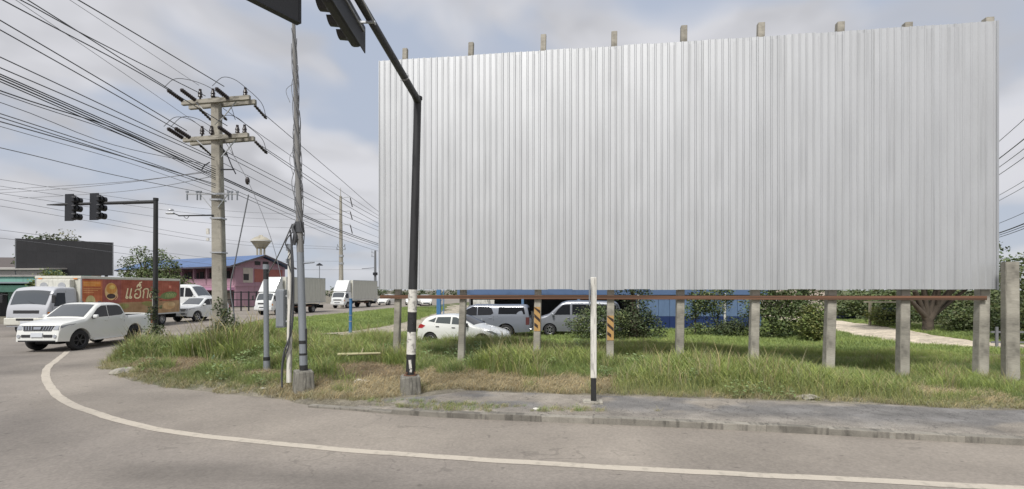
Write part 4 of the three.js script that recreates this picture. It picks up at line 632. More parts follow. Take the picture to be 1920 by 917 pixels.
// --- box trucks
const CAB = { L: 1.85, W: 2.05, low: .52, lowNose: -.08, R: .42, arch: .52, wheels: [.95], belt: 1.35, tumble: .08, nose: .10, noseL: .35, tail: .0, soft: .07, crown: .06,
  top: [[0, .95], [.01, 1.15], [.04, 1.32], [.10, 1.45], [.42, 2.12], [.6, 2.28], [.9, 2.32], [1.8, 2.32], [1.85, 2.28]], screen: [.12, .44, .86, .87],
  side: [[[.38, 1.38], [1.12, 1.36], [1.12, 2.0], [.62, 2.0]], [[1.3, 1.5], [1.62, 1.5], [1.62, 2.0], [1.3, 2.0]]], handles: [[1.1, 1.2]] };
function boxTruck(label, o) {
  const s = CAB, f = carForm(s), t = thing('box_truck', label, 'truck', [0, 0, 0], 0, o.group), L = o.boxL, total = 1.95 + L, off = total / 2 - s.L / 2;
  const cab = new THREE.Group(); cab.name = 'cab'; cab.position.x = off; if (o.cabTall) cab.scale.set(1, o.cabTall, 1.03); t.add(cab); if (!carForms.has(s)) carForms.set(s, carBody(s, f));
  part('shell', carForms.get(s), o.cabMat, cab); part('windscreen', topPatch(s, f, ...s.screen), M.screenGlass, cab);
  for (const sg of [1, -1]) { part('side_window', sidePatch(s, f, s.side[0], sg), M.glass, cab); part('door_handle', [rbx(.15, .04, .03, s.L / 2 - 1.05, 1.22, sg * (f.w(1.05, 1.22) + .012), .01)], M.blackPlastic, cab); part('door_seam', [sidePatch(s, f, rect(1.18, .75, 1.195, 2.1), sg, .003), sidePatch(s, f, rect(.30, .8, .312, 1.36), sg, .003)], M.seam, cab); part('mirror', [rbx(.07, .38, .17, s.L / 2 - .08, 1.72, sg * (s.W / 2 + .2), .03), rod(V(s.L / 2 - .15, 1.9, sg * (s.W / 2 - .08)), V(s.L / 2 - .08, 1.95, sg * (s.W / 2 + .2)), .015)], M.blackPlastic, cab);
    part('headlight', [endPatch(s, f, rect(sg * .58, .74, sg * .86, .9), false, .014)], M.lampGlass, cab); part('indicator', [sidePatch(s, f, rect(.06, .95, .16, 1.12), sg, .01)], M.amber, cab); }
  part('grille', endPatch(s, f, rect(-.6, 1.05, .6, 1.2)), o.grille || M.blackPlastic, cab); part('bumper', [rbx(.14, .34, 1.98, s.L / 2 + .0, .68, 0, .05)], o.bumperMat || o.cabMat, cab); part('licence_plate', [bx(.01, .14, .4, s.L / 2 + .078, .64, 0)], M.plate, cab); part('bumper_intake', [bx(.01, .1, .8, s.L / 2 + .074, .78, 0)], M.blackPlastic, cab);
  part('wiper', [bar(V(s.L / 2 - .11, 1.50, -.3), V(s.L / 2 - .2, 1.66, .15), .012, .012)], M.blackPlastic, cab);
  if (o.fairing) { const g = prism([[0, 0], [-.85, o.top - 2.36], [-1.12, o.top - 2.34], [-1.12, 0]], 1.84, .03); g.translate(s.L / 2 - .52, 2.30, -.92); part('roof_fairing', g, o.cabMat, cab); }
  const bx0 = total / 2 - 1.95, cx = bx0 - L / 2, y0 = o.floor, hgt = o.top - y0, W = 2.3;
  const cargo = part('cargo_box', [rbx(L, hgt, W, cx, y0 + hgt / 2, 0, .02)], o.boxMat, t);
  const rails = []; for (const sg of [1, -1]) { rails.push(bx(L + .01, .07, .04, cx, o.top - .03, sg * (W / 2 + .004)), bx(L + .01, .09, .04, cx, y0 + .04, sg * (W / 2 + .004))); for (const x of [bx0 - .02, bx0 - L + .02]) rails.push(bx(.06, hgt, .05, x, y0 + hgt / 2, sg * (W / 2 + .002))); } part('frame_rail', rails, o.railMat || M.galv, cargo);
  if (!o.print) { const n = Math.round(L / .95); for (const sg of [1, -1]) for (let k = 0; k < n; k++) part('side_panel', [rbx(L / n - .03, hgt - .2, .03, bx0 - (k + .5) * L / n, y0 + hgt / 2, sg * (W / 2 + .005), .01)], M.boxSide, cargo); }
  else for (const sg of [1, -1]) { const g = new THREE.PlaneGeometry(L - .1, hgt - .17); if (sg < 0) g.rotateY(Math.PI); g.translate(cx, y0 + hgt / 2, sg * (W / 2 + .006)); part('printed_side', g, o.print, cargo, 'red snack advertisement with cream lettering'); }
  part('chassis', [bx(total - 1, .2, .25, -.35, .78, .35), bx(total - 1, .2, .25, -.35, .78, -.35), bx(.8, .4, .4, cx + .8, .72, .7), bx(.06, .35, 1.9, bx0 - L + .1, .62, 0)], M.under, t);
  if (!o.print) part('under_guard', [bx(L * .45, .1, .05, cx + L * .08, .72, 1.05), bx(L * .45, .1, .05, cx + L * .08, .72, -1.05)], M.rust, t);
  else part('side_skirt', [bx(L * .4, .3, .05, cx + L * .1, y0 - .14, 1.08), bx(L * .4, .3, .05, cx + L * .1, y0 - .14, -1.08)], M.boxWhite, t);
  for (const sg of [1, -1]) { wheel(t, .42, .24, off + s.L / 2 - .95, sg * .9, sg, 0, 8, false, .58); wheel(t, .42, .42, bx0 - L * .68, sg * .9, sg, 0, 8, false, .58); if (o.tandem) wheel(t, .42, .42, bx0 - L * .68 - 1.0, sg * .9, sg, 0, 8, false, .58); part('mudguard', [bx(.9, .05, .5, bx0 - L * .68, .93, sg * .9), bx(.03, .4, .46, bx0 - L * .68 - .52, .6, sg * .9)], M.blackPlastic, t); }
  if (o.extras) o.extras(t, { bx0, cx, L, W, y0, hgt });
  return t;
}
// printed side of the snack truck: red field, an orange bill, a picture of a bun, cream lettering, green leaf patch, beige foot
function snackPrint() {
  const W = 1536, H = 512, cv = document.createElement('canvas'); cv.width = W; cv.height = H; const c = cv.getContext('2d');
  c.fillStyle = '#a2523c'; c.fillRect(0, 0, W, H); c.fillStyle = '#974d44'; c.fillRect(270, 0, 260, 330);
  c.fillStyle = '#a5835c'; c.beginPath(); c.moveTo(270, 355); c.bezierCurveTo(600, 300, 900, 345, W, 318); c.lineTo(W, H); c.lineTo(270, H); c.fill();
  c.fillStyle = '#8f8a4e'; c.beginPath(); c.ellipse(560, 385, 90, 40, -.1, 0, 7); c.fill(); c.beginPath(); c.ellipse(980, 360, 130, 38, .1, 0, 7); c.fill(); c.fillStyle = '#c7a06f'; c.beginPath(); c.ellipse(1330, 400, 120, 60, 0, 0, 7); c.fill(); c.fillStyle = '#d0b284'; c.beginPath(); c.ellipse(1380, 380, 70, 34, 0, 0, 7); c.fill();
  c.fillStyle = '#be683e'; c.fillRect(0, 20, 262, 492); c.fillStyle = '#dd8a34'; c.fillRect(20, 36, 222, 66); c.fillStyle = '#e3b070'; for (const [y, w] of [[50, 190], [78, 150], [126, 210], [150, 180], [176, 130]]) { for (let x = 24; x < 24 + w; x += 17) c.fillRect(x, y, 11, 10); } c.fillStyle = '#c9bd84'; c.beginPath(); c.ellipse(110, 300, 62, 80, 0, 0, 7); c.fill(); c.fillStyle = '#8aa05a'; c.fillRect(80, 300, 62, 90);
  c.fillStyle = '#e2bd84'; c.beginPath(); c.ellipse(385, 170, 88, 120, 0, 0, 7); c.fill(); c.fillStyle = '#d79a4b'; c.beginPath(); c.ellipse(390, 130, 74, 74, 0, 0, 7); c.fill(); c.fillStyle = '#e8c56e'; c.beginPath(); c.ellipse(400, 110, 40, 30, 0, 0, 7); c.fill(); c.fillStyle = '#3a2a26'; c.beginPath(); c.ellipse(385, 235, 62, 34, 0, 0, 7); c.fill(); c.strokeStyle = '#e2bd84'; c.lineWidth = 9; c.beginPath(); c.moveTo(462, 190); c.quadraticCurveTo(500, 250, 440, 285); c.stroke();
  const strokes = (lw, col) => { c.strokeStyle = col; c.lineWidth = lw; c.lineCap = c.lineJoin = 'round';
    const path = f => { c.beginPath(); f(); c.stroke(); };
    for (const x of [600, 655]) path(() => { c.moveTo(x + 28, 132); c.lineTo(x, 262); c.arc(x + 14, 256, 14, 3.1, -1.2, true); });                      // sara ae
    path(() => { c.moveTo(742, 170); c.quadraticCurveTo(760, 128, 812, 140); c.quadraticCurveTo(836, 160, 822, 240); c.quadraticCurveTo(806, 276, 756, 268); c.quadraticCurveTo(728, 262, 738, 218); c.quadraticCurveTo(752, 196, 772, 212); });   // o ang / ho nok huk
    path(() => { c.moveTo(800, 146); c.quadraticCurveTo(830, 128, 842, 108); });
    path(() => { c.moveTo(772, 106); c.quadraticCurveTo(780, 62, 826, 66); c.quadraticCurveTo(840, 84, 812, 96); c.quadraticCurveTo(796, 80, 816, 42); c.lineTo(846, 32); });         // mai taikhu
    path(() => { c.moveTo(868, 266); c.lineTo(884, 180); c.lineTo(872, 162); c.quadraticCurveTo(896, 122, 944, 132); c.quadraticCurveTo(964, 142, 956, 180); c.lineTo(940, 266); });      // ko kai
    path(() => { c.moveTo(990, 262); c.quadraticCurveTo(968, 232, 1000, 196); c.quadraticCurveTo(1040, 176, 1052, 216); c.lineTo(1042, 264); });
    path(() => { c.moveTo(1072, 200); c.quadraticCurveTo(1096, 150, 1120, 176); c.lineTo(1106, 262); }); };
  strokes(34, '#7c2f26'); strokes(21, '#ecd9ae');
  c.fillStyle = '#6d8048'; c.beginPath(); c.ellipse(1330, 236, 160, 60, -.12, 0, 7); c.fill();
  c.strokeStyle = '#a9b473'; c.lineWidth = 11; for (const x of [1268, 1320, 1372, 1418]) { c.beginPath(); c.moveTo(x, 270); c.lineTo(x + 8, 216); c.quadraticCurveTo(x + 26, 196, x + 36, 220); c.lineTo(x + 28, 272); c.stroke(); }
  c.fillStyle = '#c2604c'; c.fillRect(1320, 70, 60, 62); c.fillStyle = '#d99a80'; c.fillRect(1332, 84, 36, 34);
  // sun-bleached, dusty print
  const id = c.getImageData(0, 0, W, H), a = id.data; for (let y = 0; y < H; y++) for (let x = 0; x < W; x++) { const n = fbm(x / 90, y / 60, 4, 301) - .5, st = fbm(x / 12, y / 160, 3, 302) - .5, o = (y * W + x) * 4; for (let k = 0; k < 3; k++) a[o + k] = clamp(a[o + k] + n * 46 + st * 26, 0, 255); } c.putImageData(id, 0, 0);
  const t = new THREE.CanvasTexture(cv); t.colorSpace = THREE.SRGBColorSpace; return t;
}
{
  const print = std({ map: snackPrint(), roughness: .55 });
  const t = boxTruck('grey cab snack delivery truck with a red printed box, behind the white pickup', { boxL: 8.7, top: 3.22, floor: .78, cabTall: 1.16, cabMat: M.truckGrey, boxMat: M.boxWhite, print, tandem: true, bumperMat: M.boxWhite, extras: (t, b) => { part('cooling_unit', [rbx(.35, .62, 1.7, b.bx0 + .17, 2.76, 0, .05)], M.boxWhite, t); for (const z of [-.45, .45]) { part('fan_grille', [new THREE.CylinderGeometry(.19, .19, .02, 18).rotateZ(Math.PI / 2).translate(b.bx0 + .355, 2.72, z)], M.galv, t); part('marker_lamp', [rbx(.04, .07, .2, b.bx0 + .03, 3.12, z * 2, .015)], M.amber, t); } part('roof_rim', [rbx(b.L + .06, .16, b.W + .06, b.cx, 3.2, 0, .03)], M.boxWhite, t); part('air_intake', [rod(V(b.bx0 + .06, 1.1, 1.0), V(b.bx0 + .06, 2.3, 1.0), .09, .09, 10)], M.blackPlastic, t); } });
  t.position.set(-25.9, 0, -32.6); t.rotation.y = -Math.PI / 2; t.scale.z = 1.12;
  const w1 = boxTruck('white box truck with roof fairing right behind the utility pole, first of the queue', { boxL: 6.6, top: 3.78, floor: 1.08, cabMat: M.carWhiteB, boxMat: M.boxWhite, fairing: true, bumperMat: M.carWhiteB, group: 'white box trucks queueing on the far road' });
  w1.position.set(-23.2, 0, -53.9); w1.rotation.y = -Math.PI / 2 - .235;
  const w2 = copyOf(w1, 'white box truck, second of the queue, next to the left edge of the hoarding', [-22.0, 0, -71.6], -Math.PI / 2 - .24); 
}

// ---------------------------------------------------------------- buildings
const ribbed = (c, r = .55) => std({ color: c, roughness: r, metalness: .1, map: grimeTex });
function gableRoof(L, z0, z1, yE, yR, th = .08) { const zc = (z0 + z1) / 2; const out = []; for (const [a, b] of [[z0, zc], [z1, zc]]) { const s = Math.hypot(b - a, yR - yE), ang = Math.atan2(yR - yE, b - a); const g = new THREE.BoxGeometry(L, th, s); g.rotateX(-ang + (b < a ? Math.PI : 0)); g.translate(L / 2, (yE + yR) / 2, (a + b) / 2); out.push(g); } return out; }
{ // two-storey pink school with blue metal roof
  const t = thing('school_building', 'two storey pink building with a blue metal roof beyond the trucks', 'building', [-39, 0, -72], 2.634);
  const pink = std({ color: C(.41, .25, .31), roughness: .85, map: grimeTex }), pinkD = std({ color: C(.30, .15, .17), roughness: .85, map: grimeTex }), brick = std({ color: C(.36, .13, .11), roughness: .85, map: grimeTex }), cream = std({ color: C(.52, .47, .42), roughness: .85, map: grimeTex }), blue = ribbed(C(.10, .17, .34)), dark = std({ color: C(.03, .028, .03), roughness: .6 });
  const L = 30, D = 8;
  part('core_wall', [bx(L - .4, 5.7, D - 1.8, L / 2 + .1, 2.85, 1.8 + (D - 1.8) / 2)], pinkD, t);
  part('gable_wall', [bx(.25, 5.8, D, .0, 2.9, D / 2)], pink, t); { const g = prism([[0, 5.8], [D, 5.8], [D / 2, 7.35]], .24); g.rotateY(-Math.PI / 2); g.translate(.12, 0, 0); part('gable', g, pink, t); }
  part('gable_panel', [bx(.06, 1.9, 4.6, -.14, 4.55, 5.2)], brick, t); part('gable_panel', [bx(.06, 2.1, 1.5, -.14, 4.55, 1.9)], cream, t); part('gable_band', [bx(.12, .4, D + .1, -.15, 3.15, D / 2)], pink, t);
  part('gable_window', [bx(.06, .9, .8, -.17, 4.3, 1.6)], dark, t); part('gable_vent', [bx(.06, .55, .9, -.15, 6.35, 3.4)], dark, t); part('gable_vent', [bx(.06, .55, .9, -.15, 6.35, 4.7)], dark, t);
  part('upper_floor', [bx(L, .3, 2, L / 2, 2.95, .95)], pink, t);
  part('parapet', [bx(L, .95, .15, L / 2, 3.6, .05)], pink, t); part('canopy', [bx(L, .35, .7, L / 2, 2.6, -.3)], std({ color: C(.47, .24, .37), roughness: .85 }), t);
  for (let x = .2; x < L; x += 3.3) { part('pillar', [bx(.35, 5.8, .35, x, 2.9, .15)], x % 2 > 1 ? pink : pink, t); if (x + 2.5 < L) { const d = part('door', [bx(1.0, 2.1, .08, x + 1.0, 4.2, 1.79)], dark, t); part('window', [bx(1.1, 1.1, .08, x + 2.4, 4.5, 1.79)], dark, t); part('window', [bx(2.1, 1.4, .08, x + 1.6, 1.5, 1.79)], dark, t); part('ground_wall', [bx(.7, 2.4, .1, x + .5, 1.2, 1.7)], cream, t); } }
  const r = gableRoof(L + 2.2, -1.3, D + 1.3, 5.75, 7.55, .09).map(g => g.translate(-1.1, 0, 0)); part('roof', r, blue, t); part('barge_board', [bar(V(-1.12, 5.7, -1.3), V(-1.12, 7.5, D / 2), .06, .22), bar(V(-1.12, 5.7, D + 1.3), V(-1.12, 7.5, D / 2), .06, .22)], std({ color: C(.09, .075, .08), roughness: .8 }), t); part('eave_board', [bx(L + 2.2, .2, .06, L / 2, 5.68, -1.28)], std({ color: C(.07, .06, .08), roughness: .8 }), t);
}
{ // water tower
  const Z = 150, X = (489 - 960) * Z / 960, t = thing('water_tower', 'pale mushroom shaped concrete water tower far behind the pink building', 'tower', [X, 0, -Z]); const y = py => EYE + (543 - py) * Z / FOC, m = std({ color: C(.45, .43, .37), roughness: .9, map: concreteTex });
  part('bowl', new THREE.LatheGeometry([[0, y(466)], [1.3, y(466)], [1.5, y(464)], [2.7, y(453)], [2.75, y(451)], [2.6, y(450)], [1.5, y(445)], [.6, y(443)], [.5, y(441)], [0, y(441)]].map(a => new THREE.Vector2(...a)), 24), m, t); part('rim', [new THREE.CylinderGeometry(2.85, 2.85, .35, 24).translate(0, y(452), 0)], std({ color: C(.58, .57, .53), roughness: .9 }), t); for (let k = 0; k < 6; k++) part('leg', [rod(V(1.1 * Math.cos(k * 1.047), -.3, 1.1 * Math.sin(k * 1.047)), V(1.1 * Math.cos(k * 1.047), y(465), 1.1 * Math.sin(k * 1.047)), .22)], m, t); part('core', [rod(V(0, 0, 0), V(0, y(465), 0), .35)], m, t);
}
{ // black hoarding at the left
  const A = at(30, 447, 46), B = at(211, 456, 50), d = B.clone().sub(A), len = Math.hypot(d.x, d.z), t = thing('black_hoarding', 'large black advertising hoarding seen behind the trucks at the left', 'billboard', [A.x, 0, A.z], Math.atan2(-d.z, d.x));
  const blk = [.030, .032, .0285].map(a => std({ color: C(a, a, a * 1.12), roughness: .7, map: grimeTex })); const y0 = 3.85, n = 5, rows = 3; for (let i = 0; i < n; i++) for (let k = 0; k < rows; k++) part('panel', [bx(len / n - .004, (A.y - y0) / rows - .004, .08, (i + .5) * len / n, y0 + (k + .5) * (A.y - y0) / rows, 0)], blk[(i + k * 2) % 3], t);
  part('backing', [bx(len - .02, A.y - y0 - .02, .05, len / 2, (A.y + y0) / 2, -.07)], M.steelDark, t); parts('frame', [bx(.08, A.y - y0, .14, -.03, (A.y + y0) / 2, -.02), bx(.08, A.y - y0, .14, len + .03, (A.y + y0) / 2, -.02)], M.cableGrey, t); for (const x of [.5, len / 2, len - .5]) part('leg', [bx(.25, A.y - .5, .25, x, (A.y - .5) / 2, -.35)], M.steelDark, t);
}
{ // teal shop at the far left
  const t = thing('teal_shop', 'small teal shop with a green awning at the left edge behind the truck', 'building', [-52, 0, -46], 0); const teal = std({ color: C(.22, .42, .37), roughness: .8, map: grimeTex }), green = std({ color: C(.06, .15, .115), roughness: .7, map: grimeTex }), beige = std({ color: C(.42, .36, .29), roughness: .85, map: grimeTex });
  part('wall', [bx(12, 4.4, 5, 4, 2.2, -2.6)], teal, t); part('upper_wall', [bx(12, .55, .12, 4, 3.95, -.02)], std({ color: C(.46, .42, .40), roughness: .8, map: grimeTex }), t); part('awning', [bx(12.6, .08, 2.0, 4, 2.95, .9, .16), bx(12.6, .5, .06, 4, 2.55, 1.85)], green, t); part('awning_top', [bx(9, .12, 1.2, 5.9, 3.1, 1.3)], std({ color: C(.22, .25, .28), roughness: .6 }), t);
  part('shutter', [bx(3.2, 2.2, .08, .5, 1.1, -.06)], M.greyPaint, t); part('shutter', [bx(3.2, 2.2, .08, 5, 1.1, -.06)], M.steelDark, t); for (const x of [-1.8, 3, 7.6]) part('awning_post', [rod(V(x, 0, 1.7), V(x, 2.7, 1.7), .05)], M.greyPaint, t);
  part('roof', [bx(12.6, .12, 6, 4, 4.5, -2.6, .06)], std({ color: C(.35, .33, .30), roughness: .8 }), t);
  const h = thing('beige_house', 'beige house with a dark pitched roof peeking over the teal shop', 'building', [-62, 0, -60], .1); part('wall', [bx(12, 5, 6, 3, 2.5, -3)], beige, h); part('roof', gableRoof(13, -6.6, .6, 4.9, 6.4, .12).map(g => g.translate(-3.4, 0, 0)), std({ color: C(.10, .085, .08), roughness: .85 }), h); part('window', [bx(1.2, 1, .06, 6, 3.8, .02)], M.glass, h); part('window', [bx(1.2, 1, .06, 2, 3.8, .02)], M.glass, h);
}
{ // dark railing before the pink building
  const t = thing('railing_fence', 'dark iron railing fence between the utility pole and the first white truck', 'fence', [-32.6, 0, -60], -.1); const n = 7; for (let k = 0; k <= n; k++) part('post', [bx(.12, 2.3, .12, k * .95 - 1, 1.15, 0)], M.steelDark, t); for (const y of [.5, 1.3, 2.2]) part('rail', [bx(n * .95, .1, .06, n * .475 - 1, y, 0)], M.steelDark, t);
}
{ // blue metal shed behind the hoarding: open bay at left, closed wall at right
  const g0 = -.25, t = thing('blue_shed', 'long blue metal shed with an open bay, seen beneath the hoarding', 'building', [-3.2, g0, -34], 0); const sky = ribbed(C(.14, .215, .36)), roofM = ribbed(C(.11, .175, .32)), navy = ribbed(C(.018, .04, .14)), dark = std({ color: C(.20, .205, .21), roughness: .8, map: grimeTex });
  const L = 19.6; part('roof', [bx(L + .8, .1, 12.5, L / 2, 4.0, -5.9, .1)], roofM, t); part('fascia', [bx(L + .8, 1.15, .1, L / 2, 2.98, .3)], roofM, t);
  part('back_wall', [bx(L, 3.6, .15, L / 2, 1.8, -11)], dark, t); part('left_wall', [bx(.12, 3.6, 6, 0, 1.8, -8)], dark, t);
  for (const x of [.1, 3.9, 7.6, 11.2]) part('column', [bx(.16, 2.5, .16, x, 1.25, .15)], std({ color: C(.10, .19, .33), roughness: .6 }), t);
  const x0 = 11.4, n = 11, pw = (L - x0) / n; for (let k = 0; k < n; k++) { part('wall_panel', [rbx(pw - .02, 1.44, .06, x0 + (k + .5) * pw, 1.70, .1 + (k % 2) * .012, .012)], sky, t); part('skirting_panel', [rbx(pw - .02, .98, .06, x0 + (k + .5) * pw, .48, .1 + (k % 2) * .012, .012)], navy, t); }
  part('wall_backing', [bx(L - x0, 2.6, .05, (L + x0) / 2, 1.3, .02)], navy, t); part('right_wall', [bx(.1, 3.6, 11, L, 1.8, -5.3)], sky, t);
  part('downpipe', [rod(V(11.5, 0, .32), V(11.5, 2.4, .32), .07)], M.whitePaint, t); for (let k = 0; k < 8; k++) part('measuring_band', [rod(V(17.2, .7 + k * .22, .34), V(17.2, .8 + k * .22, .34), .08)], k % 2 ? M.whitePaint : M.greyPaint, t); part('wall_pole', [rod(V(17.2, 0, .34), V(17.2, 2.5, .34), .07)], M.whitePaint, t);
  part('low_rail', [rod(V(13, .1, 1.4), V(17, .12, 1.4), .04), ...[13.2, 14.4, 15.6, 16.8].map(x => rod(V(x, -.1, 1.4), V(x, .12, 1.4), .03))], M.whitePaint, t);
  const b = thing('striped_board', 'white and blue striped board standing in the open bay of the blue shed', 'board', [-1.8, g0 + .05, -32.6], .1); part('board', [bx(1.35, 1.9, .06, 0, 1.1, 0)], M.whitePaint, b); part('stripe', [bx(1.35, .18, .02, 0, 1.45, .045)], sky, b); part('stripe', [bx(1.35, .16, .02, 0, .95, .045)], M.carGrey, b); part('leg', [bx(.06, .2, .3, -.5, .1, 0), bx(.06, .2, .3, .5, .1, 0)], M.steelDark, b);
  rnd = mulberry(404);
  for (const [x, z, w, h, d, m, lab] of [[1.2, -37, 1.6, 1.1, .8, M.whitePaint, 'white crate stack inside the open bay of the blue shed'], [5.2, -38, 1.2, 1.7, .7, M.greyPaint, 'grey locker inside the open bay of the blue shed'], [7.1, -36, .9, 1.3, .7, M.cableGrey, 'dark locker inside the open bay behind the silver minivan']]) { const c = thing('storage_locker', lab, 'locker', [x, g0 + .1, z]); part('carcass', [rbx(w, h, d, 0, h / 2, 0, .02)], m, c); part('door', [rbx(w * .46, h * .9, .02, -w * .24, h / 2, d / 2 + .01, .005)], m, c); part('door', [rbx(w * .46, h * .9, .02, w * .24, h / 2, d / 2 + .01, .005)], m, c); }
}
{ // garden things at the right: pale house, blue tarpaulin, timber frame, low fence
  const h = thing('pale_house', 'pale pinkish house wall beyond the sandy path, under the hoarding', 'building', [24, -.1, -58], -.1); part('wall', [bx(12, 4.6, 6, 5, 2.3, -3)], std({ color: C(.55, .46, .41), roughness: .85, map: grimeTex }), h); part('roof', gableRoof(13.5, -7, 1, 4.5, 6.4, .12).map(g => g.translate(-1.7, 0, 0)), std({ color: C(.22, .12, .09), roughness: .85 }), h); for (const x of [1.5, 5, 8.5]) { const w = part('window', [bx(1.3, 1.2, .06, x, 2.0, .02)], M.glass, h); part('sill', [bx(1.5, .08, .14, x, 1.35, .06)], M.whitePaint, w); }
  const tp = thing('tarpaulin', 'small dark blue tarpaulin tied over a heap beyond the sandy path', 'tarpaulin', [29.4, gh(29.4, 45), -45]); { const g = new THREE.SphereGeometry(1, 24, 12, 0, 6.3, 0, 1.6), q = g.attributes.position; for (let i = 0; i < q.count; i++) { const k = .8 + .4 * fbm(q.getX(i) * 2 + 5, q.getZ(i) * 2 + q.getY(i), 3, 411); q.setXYZ(i, q.getX(i) * 1.0 * k, q.getY(i) * 1.1 * k, q.getZ(i) * .9 * k); } g.computeVertexNormals(); tp.scale.setScalar(.75); part('sheet', g, std({ color: C(.015, .025, .10), roughness: .5 }), tp);  }
  const fr = thing('timber_frame', 'pale timber frame with a green panel standing by the sandy path', 'frame', [26.8, gh(26.8, 36.5), -36.5], -.1); const wood = std({ color: C(.42, .38, .29), roughness: .9 }); part('post', [bx(.14, 1.75, .14, -1.2, .87, 0)], wood, fr); part('post', [bx(.14, 1.75, .14, 1.3, .87, 0)], wood, fr); part('top_rail', [bx(4.2, .1, .12, .5, 1.7, 0)], wood, fr); part('panel', [bx(1.8, 1.1, .04, .1, .75, .0)], std({ color: C(.03, .05, .045), roughness: .8 }), fr);
  const fe = thing('garden_fence', 'dark low garden fence right of the lone concrete post', 'fence', [21.4, gh(22, 21.5), -22.6], -.05); for (let k = 0; k < 7; k++) part('picket', [bx(.1, .95 + (k % 3) * .12, .06, k * .42, .5, 0)], M.cableGrey, fe); part('rail', [bx(3, .08, .05, 1.3, .75, -.05)], M.cableGrey, fe); part('rail', [bx(3, .08, .05, 1.3, .3, -.05)], M.cableGrey, fe);
}

// ---------------------------------------------------------------- trees and shrubs
const leafMat = (r, g, b) => phy({ color: C(r, g, b), roughness: .7, side: THREE.DoubleSide, vertexColors: true, transmission: .25, thickness: 0 });
const LEAF = { dark: leafMat(.075, .105, .04), mid: leafMat(.115, .155, .052), light: leafMat(.18, .22, .06), olive: leafMat(.135, .15, .065) };
const bark = std({ color: C(.12, .098, .08), roughness: .95, map: concreteTex, bumpMap: concreteBump, bumpScale: .03 });
function leaves(blobs, n, size, flat = .5) { // leaf faces spread in clumps through the blobs' volume
  const p = [], c = []; const tot = blobs.reduce((s, b) => s + b[3] * b[4] * b[5], 0);
  for (const [x, y, z, rx, ry, rz] of blobs) { const cnt = Math.round(n * rx * ry * rz / tot), clumps = Math.max(5, Math.round(cnt / 26)); for (let k = 0; k < clumps; k++) {
    let a, b, d, l; do { a = rr(-1, 1); b = rr(-1, 1); d = rr(-1, 1); l = Math.hypot(a, b, d); } while (l > 1); const pull = Math.pow(l, -.45) * rr(.75, 1.06), cx = x + a * pull * rx, cy = y + b * pull * ry, cz = z + d * pull * rz, tone = rr(.72, 1.3), warm = rr(.85, 1.2), spread = Math.min(rx, ry, rz) * .24 + size;
    for (let i = 0; i < 26; i++) { const q = V(cx + rr(-1, 1) * spread, cy + rr(-1, 1) * spread * .75, cz + rr(-1, 1) * spread), s = size * rr(.6, 1.3), t1 = V(rr(-1, 1), rr(-.7, .4), rr(-1, 1)).normalize(), up = V(rr(-.6, .6), 1, rr(-.6, .6)).multiplyScalar(flat).add(V(rr(-1, 1), rr(-1, 1), rr(-1, 1)).multiplyScalar(1 - flat)).normalize(), sd = t1.clone().cross(up).normalize().multiplyScalar(s * .34);
      const tip = q.clone().addScaledVector(t1, s), m = q.clone().addScaledVector(t1, s * .45), A = m.clone().add(sd), B = m.clone().sub(sd); p.push(...q.toArray(), ...A.toArray(), ...tip.toArray(), ...q.toArray(), ...tip.toArray(), ...B.toArray()); const v = tone * rr(.85, 1.15); for (let u = 0; u < 6; u++) c.push(v * warm, v, v * .95); } } }
  const g = new THREE.BufferGeometry(); g.setAttribute('position', new THREE.Float32BufferAttribute(p, 3)); g.setAttribute('color', new THREE.Float32BufferAttribute(c, 3)); g.computeVertexNormals(); return g;
}
function limb(p, q, r0, r1, bend = .1) { const m = p.clone().lerp(q, .5).add(V(rr(-1, 1), rr(-.3, .3), rr(-1, 1)).multiplyScalar(p.distanceTo(q) * bend)); return [rod(p, m, r0, (r0 + r1) / 2, 8), rod(m, q, (r0 + r1) / 2, r1, 8)]; }
function tree(name, label, category, X, Z, o) {
  const t = thing(name, label, category, [X, gh(X, Z) - .05, -Z], 0, o.group); const H = o.fork ?? 1.2, wood = [];
  if (o.trunk) { wood.push(...limb(V(0, -.2, 0), V(.05, H, 0), o.trunk * 1.25, o.trunk, .05)); for (const [x, y, z, rx, ry] of o.blobs) wood.push(...limb(V(.05, H - .05, 0), V(x * .9, y - ry * .15, z * .9), o.trunk * .7, o.trunk * .18, .08)); for (const e of o.limbs || []) wood.push(...limb(V(...e[0]), V(...e[1]), e[2], e[3], .06)); part('trunk', wood, bark, t); }
  part(o.trunk ? 'crown' : 'foliage', leaves(o.blobs, o.n, o.leaf, o.flat), LEAF[o.tone || 'mid'], t); return t;
}
rnd = mulberry(2024);
{ // the big tree before the pink building: feathery crown with long shoots
  const Z = 52, X = (282 - 960) * Z / 960, bl = [[0, 3.4, 0, 3.4, 1.4, 1.8], [2.6, 2.9, .3, 1.8, 1.3, 1.3], [-1.2, 5.0, .3, 1.3, 1.1, 1.1], [1.2, 5.2, 0, 1.5, 1.0, 1.1], [-1.6, 6.3, 0, .55, .8, .5], [-.3, 6.1, .2, .8, .9, .7], [.9, 6.1, .2, .7, .8, .6], [2.2, 4.8, .1, .9, .6, .7], [-2.6, 4.3, 0, .8, .5, .6], [1.8, 3.0, .5, 1.8, 1.2, 1.4]];
  tree('broadleaf_tree', 'ragged green tree with feathery shoots rising behind the red snack truck', 'tree', X, Z, { blobs: bl, n: 10500, leaf: .20, trunk: .2, fork: 1.8, tone: 'mid' });
}
tree('broadleaf_tree', 'round treetop showing above the left corner of the black hoarding', 'tree', -49.8, 54, { blobs: [[0, 5.6, 0, 1.9, 2.9, 1.6], [.6, 7.2, 0, 1.3, 1.2, 1]], n: 2600, leaf: .26, trunk: .18, fork: 2.5, tone: 'dark', group: 'treetops above the black hoarding' });
